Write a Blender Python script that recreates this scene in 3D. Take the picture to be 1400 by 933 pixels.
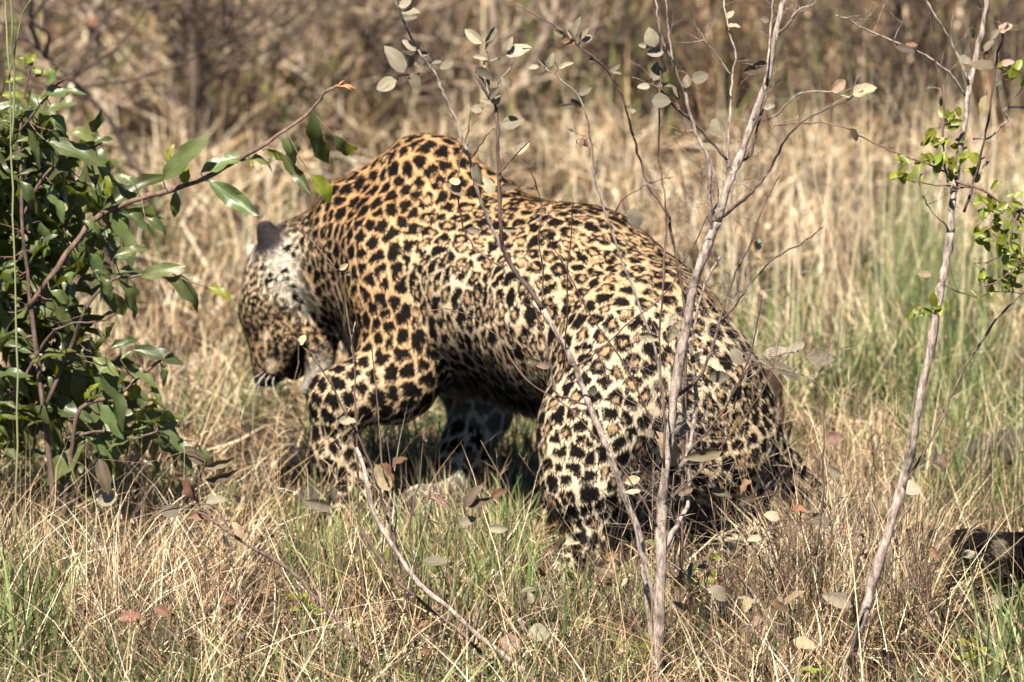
import bpy, math, random
import numpy as np
from mathutils import Vector, Matrix, kdtree

for o in list(bpy.data.objects):
    bpy.data.objects.remove(o)
SC = bpy.context.scene
COL = SC.collection
random.seed(7)
RNG = np.random.default_rng(11)

# ------------------------------------------------------------------ camera
CAM_H, Y_FEET = 2.6, 12.0
FPX = 8590.0                                   # focal length in pixels of a 1400 px wide frame
PITCH = math.atan(CAM_H / Y_FEET) - 293.5 / FPX
cam_data = bpy.data.cameras.new('camera')
cam = bpy.data.objects.new('camera', cam_data)
COL.objects.link(cam)
cam.location = (0, 0, CAM_H)
cam.rotation_euler = (math.pi / 2 - PITCH, 0, 0)
cam_data.sensor_width = 36
cam_data.lens = 36 * FPX / 1400
cam_data.clip_start = 0.1
cam_data.clip_end = 2000
cam_data.dof.use_dof = True
cam_data.dof.focus_distance = 11.35
cam_data.dof.aperture_fstop = 5.2
cam_data.dof.aperture_blades = 7
SC.camera = cam

# ------------------------------------------------------------------ light
SUN_EL, SUN_AZ = math.radians(54), math.radians(194)      # azimuth clockwise from +Y: behind the camera, a little left
world = bpy.data.worlds.new('World')
SC.world = world
world.use_nodes = True
wn = world.node_tree.nodes
bg = wn['Background']
sky = wn.new('ShaderNodeTexSky')
sky.sky_type = 'NISHITA'
sky.sun_disc = False
sky.sun_elevation = SUN_EL
sky.sun_rotation = SUN_AZ
sky.altitude = 1200
sky.air_density = 0.5
sky.dust_density = 0.3
world.node_tree.links.new(sky.outputs[0], bg.inputs[0])
bg.inputs[1].default_value = 0.05
sd = bpy.data.lights.new('sun', 'SUN')
sd.energy = 5.0
sd.angle = math.radians(0.5)
sd.color = (1.0, 0.91, 0.77)
sun = bpy.data.objects.new('sun', sd)
COL.objects.link(sun)
SUN_DIR = Vector((math.sin(SUN_AZ) * math.cos(SUN_EL), math.cos(SUN_AZ) * math.cos(SUN_EL), math.sin(SUN_EL)))
sun.rotation_euler = SUN_DIR.to_track_quat('Z', 'Y').to_euler()
SC.view_settings.view_transform = 'Standard'
SC.view_settings.look = 'None'
SC.view_settings.exposure = 1.82
SC.view_settings.gamma = 1
SC.render.engine = 'CYCLES'
SC.cycles.max_bounces = 5
SC.cycles.diffuse_bounces = 1
SC.cycles.transmission_bounces = 4
SC.cycles.transparent_max_bounces = 4

# ------------------------------------------------------------------ helpers
CP, SP = math.cos(PITCH), math.sin(PITCH)

def at(px, py, Y):
    """point of the place seen at photograph pixel (px, py), Y metres ahead of the camera"""
    dx = (px - 700) / FPX
    dy = -(py - 466.5) / FPX
    d = (dx, CP + dy * SP, -SP + dy * CP)
    t = Y / d[1]
    return Vector((d[0] * t, Y, CAM_H + d[2] * t))

def gx(px, Y, z=0.0):
    """x of a point at distance Y and height z that is seen in pixel column px"""
    depth = Y * CP + (CAM_H - z) * SP
    return (px - 700) / FPX * depth

def mat(name, rough=0.8, spec=0.3):
    m = bpy.data.materials.new(name)
    m.use_nodes = True
    nt = m.node_tree
    b = nt.nodes['Principled BSDF']
    b.inputs['Roughness'].default_value = rough
    b.inputs['Specular IOR Level'].default_value = spec
    return m, nt, b

def ramp(nt, stops, interp='LINEAR'):
    r = nt.nodes.new('ShaderNodeValToRGB')
    e = r.color_ramp.elements
    r.color_ramp.interpolation = interp
    while len(e) < len(stops):
        e.new(0.5)
    for k, (p, c) in enumerate(stops):
        e[k].position = p
        e[k].color = (*c, 1)
    return r

def noise(nt, scale, detail=4, rough=0.6, coord='Object', vec_scale=None):
    tc = nt.nodes.new('ShaderNodeTexCoord')
    n = nt.nodes.new('ShaderNodeTexNoise')
    n.inputs['Scale'].default_value = scale
    n.inputs['Detail'].default_value = detail
    n.inputs['Roughness'].default_value = rough
    if vec_scale:
        mp = nt.nodes.new('ShaderNodeMapping')
        mp.inputs['Scale'].default_value = vec_scale
        nt.links.new(tc.outputs[coord], mp.inputs[0])
        nt.links.new(mp.outputs[0], n.inputs['Vector'])
    else:
        nt.links.new(tc.outputs[coord], n.inputs['Vector'])
    return n

def bark_mat(name, dark, light, scale=60, stretch=0.25, bump=0.5):
    m, nt, b = mat(name, 0.85, 0.2)
    n = noise(nt, scale, 5, 0.65, vec_scale=(1, 1, stretch))
    r = ramp(nt, [(0.3, dark), (0.62, light)])
    nt.links.new(n.outputs[0], r.inputs[0])
    nt.links.new(r.outputs[0], b.inputs['Base Color'])
    bp = nt.nodes.new('ShaderNodeBump')
    bp.inputs['Strength'].default_value = bump
    bp.inputs['Distance'].default_value = 0.004
    nt.links.new(n.outputs[0], bp.inputs['Height'])
    nt.links.new(bp.outputs[0], b.inputs['Normal'])
    return m

def attr_mat(name, rough=0.7, spec=0.25, translucent=0.0, tint=(1.15, 1.1, 0.7)):
    """colour comes from the blade's / strand's own colour attribute"""
    m, nt, b = mat(name, rough, spec)
    a = nt.nodes.new('ShaderNodeAttribute')
    a.attribute_name = 'coat'
    nt.links.new(a.outputs['Color'], b.inputs['Base Color'])
    if translucent:
        tr = nt.nodes.new('ShaderNodeBsdfTranslucent')
        mx = nt.nodes.new('ShaderNodeMixShader')
        mul = nt.nodes.new('ShaderNodeMix')
        mul.data_type = 'RGBA'
        mul.blend_type = 'MULTIPLY'
        mul.inputs['Factor'].default_value = 1
        nt.links.new(a.outputs['Color'], mul.inputs['A'])
        mul.inputs['B'].default_value = (*tint, 1)
        nt.links.new(mul.outputs['Result'], tr.inputs['Color'])
        mx.inputs[0].default_value = translucent
        out = nt.nodes['Material Output']
        nt.links.new(b.outputs[0], mx.inputs[1])
        nt.links.new(tr.outputs[0], mx.inputs[2])
        nt.links.new(mx.outputs[0], out.inputs['Surface'])
    return m

def link(name, mesh, material, parent=None):
    if material is not None and not mesh.materials:
        mesh.materials.append(material)
    o = bpy.data.objects.new(name, mesh)
    COL.objects.link(o)
    if parent is not None:
        o.parent = parent
    return o

def np_mesh(name, V, F, smooth=True):
    """V (n,3) floats, F (m,k) ints or list of such arrays of different k"""
    V = np.asarray(V, dtype=np.float32)
    Fs = F if isinstance(F, list) else [F]
    Fs = [np.asarray(f, dtype=np.int32) for f in Fs if len(f)]
    me = bpy.data.meshes.new(name)
    me.vertices.add(len(V))
    me.vertices.foreach_set('co', V.ravel())
    nl = sum(f.size for f in Fs)
    npoly = sum(len(f) for f in Fs)
    me.loops.add(nl)
    me.loops.foreach_set('vertex_index', np.concatenate([f.ravel() for f in Fs]))
    me.polygons.add(npoly)
    tot = np.concatenate([np.full(len(f), f.shape[1], dtype=np.int32) for f in Fs])
    st = np.concatenate([[0], np.cumsum(tot)[:-1]]).astype(np.int32)
    me.polygons.foreach_set('loop_start', st)
    me.polygons.foreach_set('loop_total', tot)
    if smooth:
        me.polygons.foreach_set('use_smooth', np.ones(npoly, dtype=bool))
    me.update(calc_edges=True)
    return me

def set_col(me, C, name='coat'):
    a = me.color_attributes.new(name, 'FLOAT_COLOR', 'POINT')
    C = np.asarray(C, dtype=np.float32)
    buf = np.ones((len(me.vertices), 4), dtype=np.float32)
    buf[:, :3] = C
    a.data.foreach_set('color', buf.ravel())

def thing(name, label, cat, loc=(0, 0, 0), group=None):
    o = bpy.data.objects.new(name, None)
    COL.objects.link(o)
    o.location = loc
    o['label'] = label
    o['category'] = cat
    if group:
        o['group'] = group
    return o

# smooth value noise in numpy
_NT = RNG.random((32, 32, 32)).astype(np.float32)
def vnoise(P, s):
    Q = np.asarray(P, dtype=np.float32) * s + 100.0
    i = np.floor(Q).astype(np.int32)
    f = Q - i
    f = f * f * (3 - 2 * f)
    r = 0
    for dx in (0, 1):
        wx = f[..., 0] if dx else 1 - f[..., 0]
        for dy in (0, 1):
            wy = f[..., 1] if dy else 1 - f[..., 1]
            for dz in (0, 1):
                wz = f[..., 2] if dz else 1 - f[..., 2]
                r = r + wx * wy * wz * _NT[(i[..., 0] + dx) & 31, (i[..., 1] + dy) & 31, (i[..., 2] + dz) & 31]
    return r

def smooth_poly(pts, rad, sub=5):
    """Catmull-Rom through pts; returns points and radii"""
    P = [Vector(p) for p in pts]
    if len(P) < 3:
        n = max(2, sub)
        return [P[0].lerp(P[-1], k / n) for k in range(n + 1)], [rad[0] + (rad[-1] - rad[0]) * k / n for k in range(n + 1)]
    Q = [P[0] * 2 - P[1]] + P + [P[-1] * 2 - P[-2]]
    op, orr = [], []
    for i in range(1, len(Q) - 2):
        p0, p1, p2, p3 = Q[i - 1:i + 3]
        for k in range(sub):
            t = k / sub
            op.append(0.5 * ((2 * p1) + (p2 - p0) * t + (2 * p0 - 5 * p1 + 4 * p2 - p3) * t * t + (3 * p1 - p0 - 3 * p2 + p3) * t ** 3))
            orr.append(rad[i - 1] + (rad[i] - rad[i - 1]) * t)
    op.append(P[-1]); orr.append(rad[-1])
    return op, orr

def tube_data(pts, rad, sides=6, off=0, lump=0.0):
    V, F = [], []
    n = len(pts)
    up = Vector((0.3, 0.9, 0.2)).normalized()
    for k in range(n):
        d = (pts[min(k + 1, n - 1)] - pts[max(k - 1, 0)])
        if d.length < 1e-9:
            d = Vector((0, 0, 1))
        d.normalize()
        a = d.cross(up)
        if a.length < 1e-4:
            a = d.cross(Vector((1, 0, 0)))
        a.normalize()
        b = d.cross(a)
        r = rad[k] * (1 + lump * (random.random() - 0.5))
        for s in range(sides):
            t = 2 * math.pi * s / sides
            V.append(pts[k] + a * (r * math.cos(t)) + b * (r * math.sin(t)))
        if k:
            o0, o1 = off + (k - 1) * sides, off + k * sides
            for s in range(sides):
                s2 = (s + 1) % sides
                F.append((o0 + s, o0 + s2, o1 + s2, o1 + s))
    return V, F

def tube_mesh(name, pts, rad, sides=6, sub=4, lump=0.0, wobble=0.0, caps=True):
    p, r = smooth_poly(pts, rad, sub)
    if wobble:
        p = [q + Vector((random.uniform(-1, 1), random.uniform(-1, 1), random.uniform(-1, 1))) * wobble if 0 < k < len(p) - 1 else q for k, q in enumerate(p)]
    V, F = tube_data(p, r, sides, 0, lump)
    extra = []
    if caps:
        n = len(V)
        V.append(p[0]); V.append(p[-1])
        for s in range(sides):
            s2 = (s + 1) % sides
            extra.append((n, s2, s))
            extra.append((n + 1, n - sides + s, n - sides + s2))
    return np_mesh(name, [tuple(v) for v in V], [np.array(F), np.array(extra)] if extra else np.array(F)), p

# ================================================================== leopard
def A(px, py, Y):
    return np.array(at(px, py, Y))
def G(px, Y, z):
    return np.array((gx(px, Y, z), Y, z))

# (a, b, ra, rb, blend k, spot spacing, stretch, orange 0..1, kind)   a -> b is also the lie of the fur
PR = []
def cap(a, b, ra, rb, k=0.05, sp=0.036, st=1.0, orng=0.6, kind='body'):
    PR.append((np.asarray(a, float), np.asarray(b, float), ra, rb, k, sp, st, orng, kind))

# torso
cap(A(505, 372, 12.58), A(585, 378, 12.46), .142, .158, .05, .030, 1.2, .75)
cap(A(585, 378, 12.46), A(690, 400, 12.30), .158, .166, .05, .027, 1.7, .35, 'flank')
cap(A(690, 400, 12.30), A(790, 432, 12.14), .166, .178, .05, .028, 1.6, .35, 'flank')
cap(A(790, 432, 12.14), A(876, 480, 12.00), .176, .162, .05, .036, 1.25, .35, 'rump')
cap(A(876, 480, 12.00), A(932, 526, 11.96), .162, .146, .05, .044, 1.1, .30, 'rump')
cap(A(640, 345, 12.42), A(800, 385, 12.16), .125, .140, .05, .034, 1.3, .60, 'back')
cap(A(800, 388, 12.16), A(900, 452, 12.02), .136, .116, .05, .036, 1.3, .50, 'back')
# withers / shoulder blades
cap(A(600, 238, 12.44), A(645, 290, 12.40), .074, .095, .05, .038, 1.1, 1.0, 'hump')
cap(A(566, 240, 12.48), A(520, 300, 12.52), .070, .120, .05, .034, 1.1, .95, 'hump')
cap(A(585, 245, 12.46), A(600, 330, 12.44), .078, .130, .05, .035, 1.1, .9, 'hump')
# near shoulder and reaching fore leg
cap(A(545, 340, 12.40), A(560, 460, 12.34), .115, .100, .05, .036, 1.15, .85, 'shoulder')
cap(A(560, 465, 12.34), A(545, 520, 12.31), .088, .074, .04, .040, 1.0, .75, 'foreleg')
cap(A(545, 515, 12.31), A(462, 545, 12.27), .078, .056, .04, .040, 1.0, .6, 'foreleg')
cap(A(462, 545, 12.27), G(455, 12.28, .155), .056, .040, .03, .038, 1.0, .4, 'foreleg')
cap(G(455, 12.28, .155), G(500, 12.29, .06), .040, .037, .03, .032, 1.0, .4, 'foreleg')
cap(G(500, 12.29, .055), G(462, 12.24, .028), .036, .031, .02, .024, 1.0, .4, 'paw')
# chest low
cap(A(545, 440, 12.48), A(640, 470, 12.42), .110, .075, .05, .030, 1.3, .3, 'belly')
cap(A(640, 480, 12.40), A(735, 505, 12.22), .065, .070, .05, .034, 1.2, .1, 'belly')
# far fore leg
cap(A(632, 500, 12.56), A(658, 560, 12.54), .066, .054, .04, .050, 1.0, .1, 'inner')
cap(A(658, 560, 12.54), G(640, 12.50, .13), .054, .042, .03, .045, 1.0, .1, 'inner')
cap(G(640, 12.50, .13), G(606, 12.42, .045), .042, .038, .03, .040, 1.0, .0, 'inner')
cap(G(606, 12.42, .045), G(570, 12.34, .032), .038, .034, .02, .030, 1.0, .0, 'inner')
# neck
cap(A(455, 358, 12.62), A(510, 350, 12.55), .108, .138, .05, .020, 1.3, .6, 'neck')
cap(A(405, 375, 12.64), A(455, 362, 12.62), .092, .108, .04, .018, 1.1, .35, 'neck')
# head, hanging, seen from the side
cap(A(385, 395, 12.62), A(400, 372, 12.62), .070, .088, .03, .018, 1.0, .35, 'head')
cap(A(372, 425, 12.60), A(385, 395, 12.61), .060, .072, .03, .018, 1.0, .6, 'head')
cap(A(374, 484, 12.56), A(374, 430, 12.59), .042, .060, .03, .018, 1.0, .9, 'head')
cap(A(366, 510, 12.55), A(372, 484, 12.56), .031, .041, .02, .016, 1.0, .7, 'muzzle')
cap(A(380, 506, 12.53), A(390, 470, 12.53), .023, .034, .02, .018, 1.0, .8, 'muzzle')
cap(A(356, 462, 12.57), A(350, 430, 12.59), .020, .030, .02, .018, 1.0, .9, 'head')
cap(A(436, 518, 12.55), A(432, 450, 12.58), .021, .050, .02, .020, 1.0, .5, 'throat')
cap(A(422, 532, 12.545), A(438, 514, 12.55), .018, .022, .012, .020, 1.0, .0, 'jaw')
# ears
cap(A(358, 311, 12.585), A(366, 332, 12.59), .0145, .021, .010, .05, 1.0, .0, 'ear')
cap(A(365, 309, 12.575), A(371, 328, 12.58), .0130, .021, .010, .05, 1.0, .0, 'ear')
cap(A(346, 345, 12.66), A(362, 362, 12.65), .014, .026, .012, .05, 1.0, .0, 'ear2')
# near hind leg
cap(A(850, 500, 11.93), A(812, 590, 11.86), .135, .105, .05, .047, 1.0, .30, 'thigh')
cap(A(812, 590, 11.86), A(795, 660, 11.82), .095, .070, .05, .047, 1.0, .2, 'thigh')
cap(A(795, 660, 11.82), G(812, 11.84, .19), .066, .060, .04, .045, 1.0, .2, 'shank')
cap(A(862, 590, 11.94), G(842, 11.92, .20), .080, .045, .05, .045, 1.0, .2, 'shank')
cap(G(826, 11.88, .20), G(800, 11.80, .055), .052, .040, .04, .042, 1.0, .2, 'shank')
cap(G(800, 11.80, .05), G(770, 11.73, .030), .040, .034, .02, .03, 1.0, .2, 'paw')
# far hind leg
cap(A(942, 538, 11.99), A(976, 612, 11.96), .120, .096, .05, .046, 1.0, .35, 'thigh')
cap(A(976, 612, 11.96), G(1002, 11.97, .25), .088, .074, .04, .045, 1.0, .3, 'thigh')
cap(G(1002, 11.97, .25), G(1020, 12.02, .14), .070, .050, .04, .042, 1.0, .3, 'shank')
cap(G(1020, 12.02, .14), G(1006, 11.98, .04), .048, .038, .03, .042, 1.0, .3, 'shank')
cap(G(1020, 11.98, .04), G(990, 11.90, .030), .040, .034, .02, .03, 1.0, .2, 'paw')
# tail: down behind the far leg, then along the ground
TAIL = [A(972, 480, 11.93), A(1014, 540, 11.98), A(1046, 612, 12.02), G(1064, 12.08, .16), G(1120, 12.14, .070),
        G(1185, 12.0, .046), G(1255, 11.80, .06), G(1330, 11.72, .066), G(1405, 11.70, .068), G(1480, 11.72, .07), G(1530, 11.76, .08)]
TR = [.060, .048, .040, .037, .036, .036, .039, .041, .041, .036, .022]
for k in range(len(TAIL) - 1):
    cap(TAIL[k], TAIL[k + 1], TR[k], TR[k + 1], .035 if k < 2 else .02, .042, 1.0, .3 if k < 4 else .15, 'tail' if k < 4 else 'tailtip')

def prim_sdf(P, a, b, ra, rb):
    ab = b - a
    L2 = max(float(ab @ ab), 1e-9)
    t = np.clip(((P - a) @ ab) / L2, 0, 1)
    q = P - a - t[..., None] * ab
    return np.sqrt((q * q).sum(-1)) - (ra + (rb - ra) * t)

H = 0.0075
lo = np.min([np.minimum(p[0], p[1]) - max(p[2], p[3]) for p in PR], axis=0) - 3 * H
hi = np.max([np.maximum(p[0], p[1]) + max(p[2], p[3]) for p in PR], axis=0) + 3 * H
N3 = np.ceil((hi - lo) / H).astype(int) + 1
FV = np.full(N3, 0.25, dtype=np.float32)
for a, b, ra, rb, k, *_ in PR:
    r = max(ra, rb) + k + 0.02
    i0 = np.maximum(np.floor((np.minimum(a, b) - r - lo) / H).astype(int), 0)
    i1 = np.minimum(np.ceil((np.maximum(a, b) + r - lo) / H).astype(int) + 1, N3)
    g = np.stack(np.meshgrid(*[lo[d] + np.arange(i0[d], i1[d]) * H for d in range(3)], indexing='ij'), -1)
    s = prim_sdf(g, a, b, ra, rb)
    blk = FV[i0[0]:i1[0], i0[1]:i1[1], i0[2]:i1[2]]
    h = np.maximum(k - np.abs(s - blk), 0) / k
    blk[...] = np.minimum(s, blk) - h * h * k * 0.25

def surface_nets(F, org, h):
    ins = F < 0
    nx, ny, nz = (n - 1 for n in F.shape)
    cs = np.zeros((nx, ny, nz), dtype=np.int8)
    for dx in (0, 1):
        for dy in (0, 1):
            for dz in (0, 1):
                cs += ins[dx:dx + nx, dy:dy + ny, dz:dz + nz]
    act = np.argwhere((cs > 0) & (cs < 8))
    idx = -np.ones((nx, ny, nz), dtype=np.int32)
    idx[act[:, 0], act[:, 1], act[:, 2]] = np.arange(len(act))
    acc = np.zeros((len(act), 3)); cnt = np.zeros(len(act))
    for ax in range(3):
        o = [d for d in range(3) if d != ax]
        for u in (0, 1):
            for v in (0, 1):
                c0 = act.copy(); c0[:, o[0]] += u; c0[:, o[1]] += v
                c1 = c0.copy(); c1[:, ax] += 1
                fa = F[c0[:, 0], c0[:, 1], c0[:, 2]]; fb = F[c1[:, 0], c1[:, 1], c1[:, 2]]
                m = (fa < 0) != (fb < 0)
                t = fa / np.where(m, fa - fb, 1)
                pt = c0.astype(float); pt[:, ax] += t
                acc[m] += pt[m]; cnt[m] += 1
    V = org + acc / cnt[:, None] * h
    quads = []
    for ax in range(3):
        o = [(ax + 1) % 3, (ax + 2) % 3]
        sl0 = [slice(None)] * 3; sl1 = [slice(None)] * 3
        sl0[ax] = slice(0, -1); sl1[ax] = slice(1, None)
        m = ins[tuple(sl0)] != ins[tuple(sl1)]
        e = np.argwhere(m)
        e = e[(e[:, o[0]] > 0) & (e[:, o[1]] > 0) & (e[:, o[0]] < F.shape[o[0]] - 1) & (e[:, o[1]] < F.shape[o[1]] - 1)]
        q = []
        for du, dv in ((-1, -1), (0, -1), (0, 0), (-1, 0)):
            c = e.copy(); c[:, o[0]] += du; c[:, o[1]] += dv
            q.append(idx[c[:, 0], c[:, 1], c[:, 2]])
        q = np.stack(q, 1)
        flip = ~ins[e[:, 0], e[:, 1], e[:, 2]]
        q[flip] = q[flip][:, ::-1]
        quads.append(q)
    return V, np.concatenate(quads)

BV, BF = surface_nets(FV, lo, H)
# relax a little
for _ in range(3):
    S = np.zeros_like(BV); Cn = np.zeros(len(BV))
    for i in range(4):
        np.add.at(S, BF[:, i], BV[BF[:, (i + 1) % 4]]); np.add.at(Cn, BF[:, i], 1)
    BV = BV * 0.4 + 0.6 * S / Cn[:, None]
# muscle relief: gentle ripples and skin folds
BN = np.zeros_like(BV)
fn = np.cross(BV[BF[:, 2]] - BV[BF[:, 0]], BV[BF[:, 3]] - BV[BF[:, 1]])
for i in range(4):
    np.add.at(BN, BF[:, i], fn)
BN /= np.linalg.norm(BN, axis=1)[:, None] + 1e-9
BV = BV + BN * ((vnoise(BV, 13.0) - 0.5) * 0.012 + (vnoise(BV, 32.0) - 0.5) * 0.004)[:, None]

def blend_params(P):
    """per point: spacing, stretch, orange, flow dir, and weights per kind"""
    n = len(P)
    W = np.zeros(n); sp = np.zeros(n); st = np.zeros(n); og = np.zeros(n); fl = np.zeros((n, 3))
    kinds = {}
    D = np.stack([prim_sdf(P, p[0], p[1], p[2], p[3]) for p in PR], 1)
    near = D.min(1)
    for j, p in enumerate(PR):
        w = np.exp(-np.maximum(D[:, j] - near, 0) / 0.012)
        W += w; sp += w * p[5]; st += w * p[6]; og += w * p[7]
        d = p[1] - p[0]
        if p[8] in ('head', 'muzzle', 'jaw', 'neck', 'ear', 'ear2'):
            pass
        d = d / (np.linalg.norm(d) + 1e-9)
        fl += w[:, None] * d
        kinds[p[8]] = kinds.get(p[8], 0) + w
    for kk in kinds:
        kinds[kk] = kinds[kk] / W
    return sp / W, st / W, og / W, fl / (np.linalg.norm(fl, axis=1)[:, None] + 1e-9), kinds

VSP, VST, VOG, VFL, VK = blend_params(BV)
VSP = VSP * (0.74 - .03 * np.clip(VK['hump'] + VK['shoulder'], 0, 1) - .10 * np.clip(VK['thigh'] + VK['rump'] + VK['shank'], 0, 1) + .05 * VK['foreleg'])
VST = VST + VK['flank'] * .5
def K(k, KD=None):
    return (KD or VK).get(k, 0)

# direction along which spots are drawn out (vertical round the barrel on the flank, along the back on top)
BACKDIR = np.array([0.64, -0.60, -0.18]); BACKDIR /= np.linalg.norm(BACKDIR)
def stretch_dir(N, KD):
    vert = np.array([0.15, 0, 1.0]) - N * (N @ np.array([0.15, 0, 1.0]))[:, None]
    along = BACKDIR - N * (N @ BACKDIR)[:, None]
    w = np.clip((N[:, 2] - 0.30) / 0.35, 0, 1) * (KD.get('back', 0) + KD.get('rump', 0) + KD.get('flank', 0) * 0.8)
    d = vert * (1 - w)[:, None] + along * w[:, None]
    return d / (np.linalg.norm(d, axis=1)[:, None] + 1e-9)
VD = stretch_dir(BN, VK)

# seeds: dart throwing over the skin
order = RNG.permutation(len(BV))
SP_, SD_, SR_, ST_, SK_ = [], [], [], [], []
arr = np.zeros((6000, 3)); ns = 0
for i in order[:60000]:
    p = BV[i]; r = VSP[i]
    if ns:
        d = arr[:ns] - p
        al = d @ VD[i]
        q = (d * d).sum(1) - (1 - 1 / VST[i] ** 2) * al * al
        if q.min() < (r * 0.93) ** 2:
            continue
    arr[ns] = p; ns += 1
    SD_.append(VD[i]); SR_.append(r * RNG.uniform(.9, 1.12)); ST_.append(VST[i]); SK_.append(i)
    if ns >= 5990:
        break
SEED = arr[:ns].copy(); SD_ = np.array(SD_); SR_ = np.array(SR_); ST_ = np.array(ST_); SK_ = np.array(SK_)
kd = kdtree.KDTree(ns)
for i, p in enumerate(SEED):
    kd.insert(p, i)
kd.balance()
# rosette flag: open centres over flank, rump and back
ROS = (RNG.random(ns) < np.clip(VK['flank'] * .75 + VK['rump'] * .8 + VK['back'] * .45 + VK['thigh'] * .45 + VK['hump'] * .12, 0, 1)[SK_])
SRND = RNG.random(ns)
ORI = RNG.random(ns) * 6.28

def spot_mask(P, N):
    n = len(P); k = 7
    I = np.empty((n, k), dtype=np.int32)
    for i in range(n):
        I[i] = [t[1] for t in kd.find_n(P[i], k)]
    W1 = np.stack([vnoise(P, 60.0), vnoise(P + 7.3, 60.0), vnoise(P + 3.1, 60.0)], -1) - 0.5
    PW = P + W1 * 0.012
    d = PW[:, None, :] - SEED[I]
    al = (d * SD_[I]).sum(-1)
    q = np.sqrt(np.maximum((d * d).sum(-1) - (1 - 1 / ST_[I] ** 2) * al * al, 1e-10)) / SR_[I]
    o = np.argsort(q, 1)
    q = np.take_along_axis(q, o, 1); I = np.take_along_axis(I, o, 1); al = np.take_along_axis(al, o, 1)
    f1, f2, s = q[:, 0], q[:, 1], I[:, 0]
    rnd = SRND[s]
    edge = (f2 - f1) - (0.09 + 0.12 * rnd) + (vnoise(P, 130.0) - 0.5) * 0.13
    rad = (0.62 + 0.14 * rnd) - f1 + (vnoise(P + 5, 90.0) - 0.5) * 0.20
    m = np.clip(np.minimum(edge, rad) / 0.07 + 0.5, 0, 1)
    # rosettes: an off-centre lighter core and sometimes a gap
    core = np.clip((0.15 + 0.12 * rnd - f1 + (vnoise(P + 9, 120.0) - 0.5) * 0.22) / 0.07 + 0.5, 0, 1)
    inner = np.where(ROS[s], core, 0.0)
    return m, inner, s

BLACK = np.array([.0045, .0035, .003])
ORANGE = np.array([.37, .215, .102])
TAN = np.array([.42, .295, .175])
CREAM = np.array([.50, .415, .30])
WHITE = np.array([.66, .60, .50])
GREY = np.array([.30, .285, .265])

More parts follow.
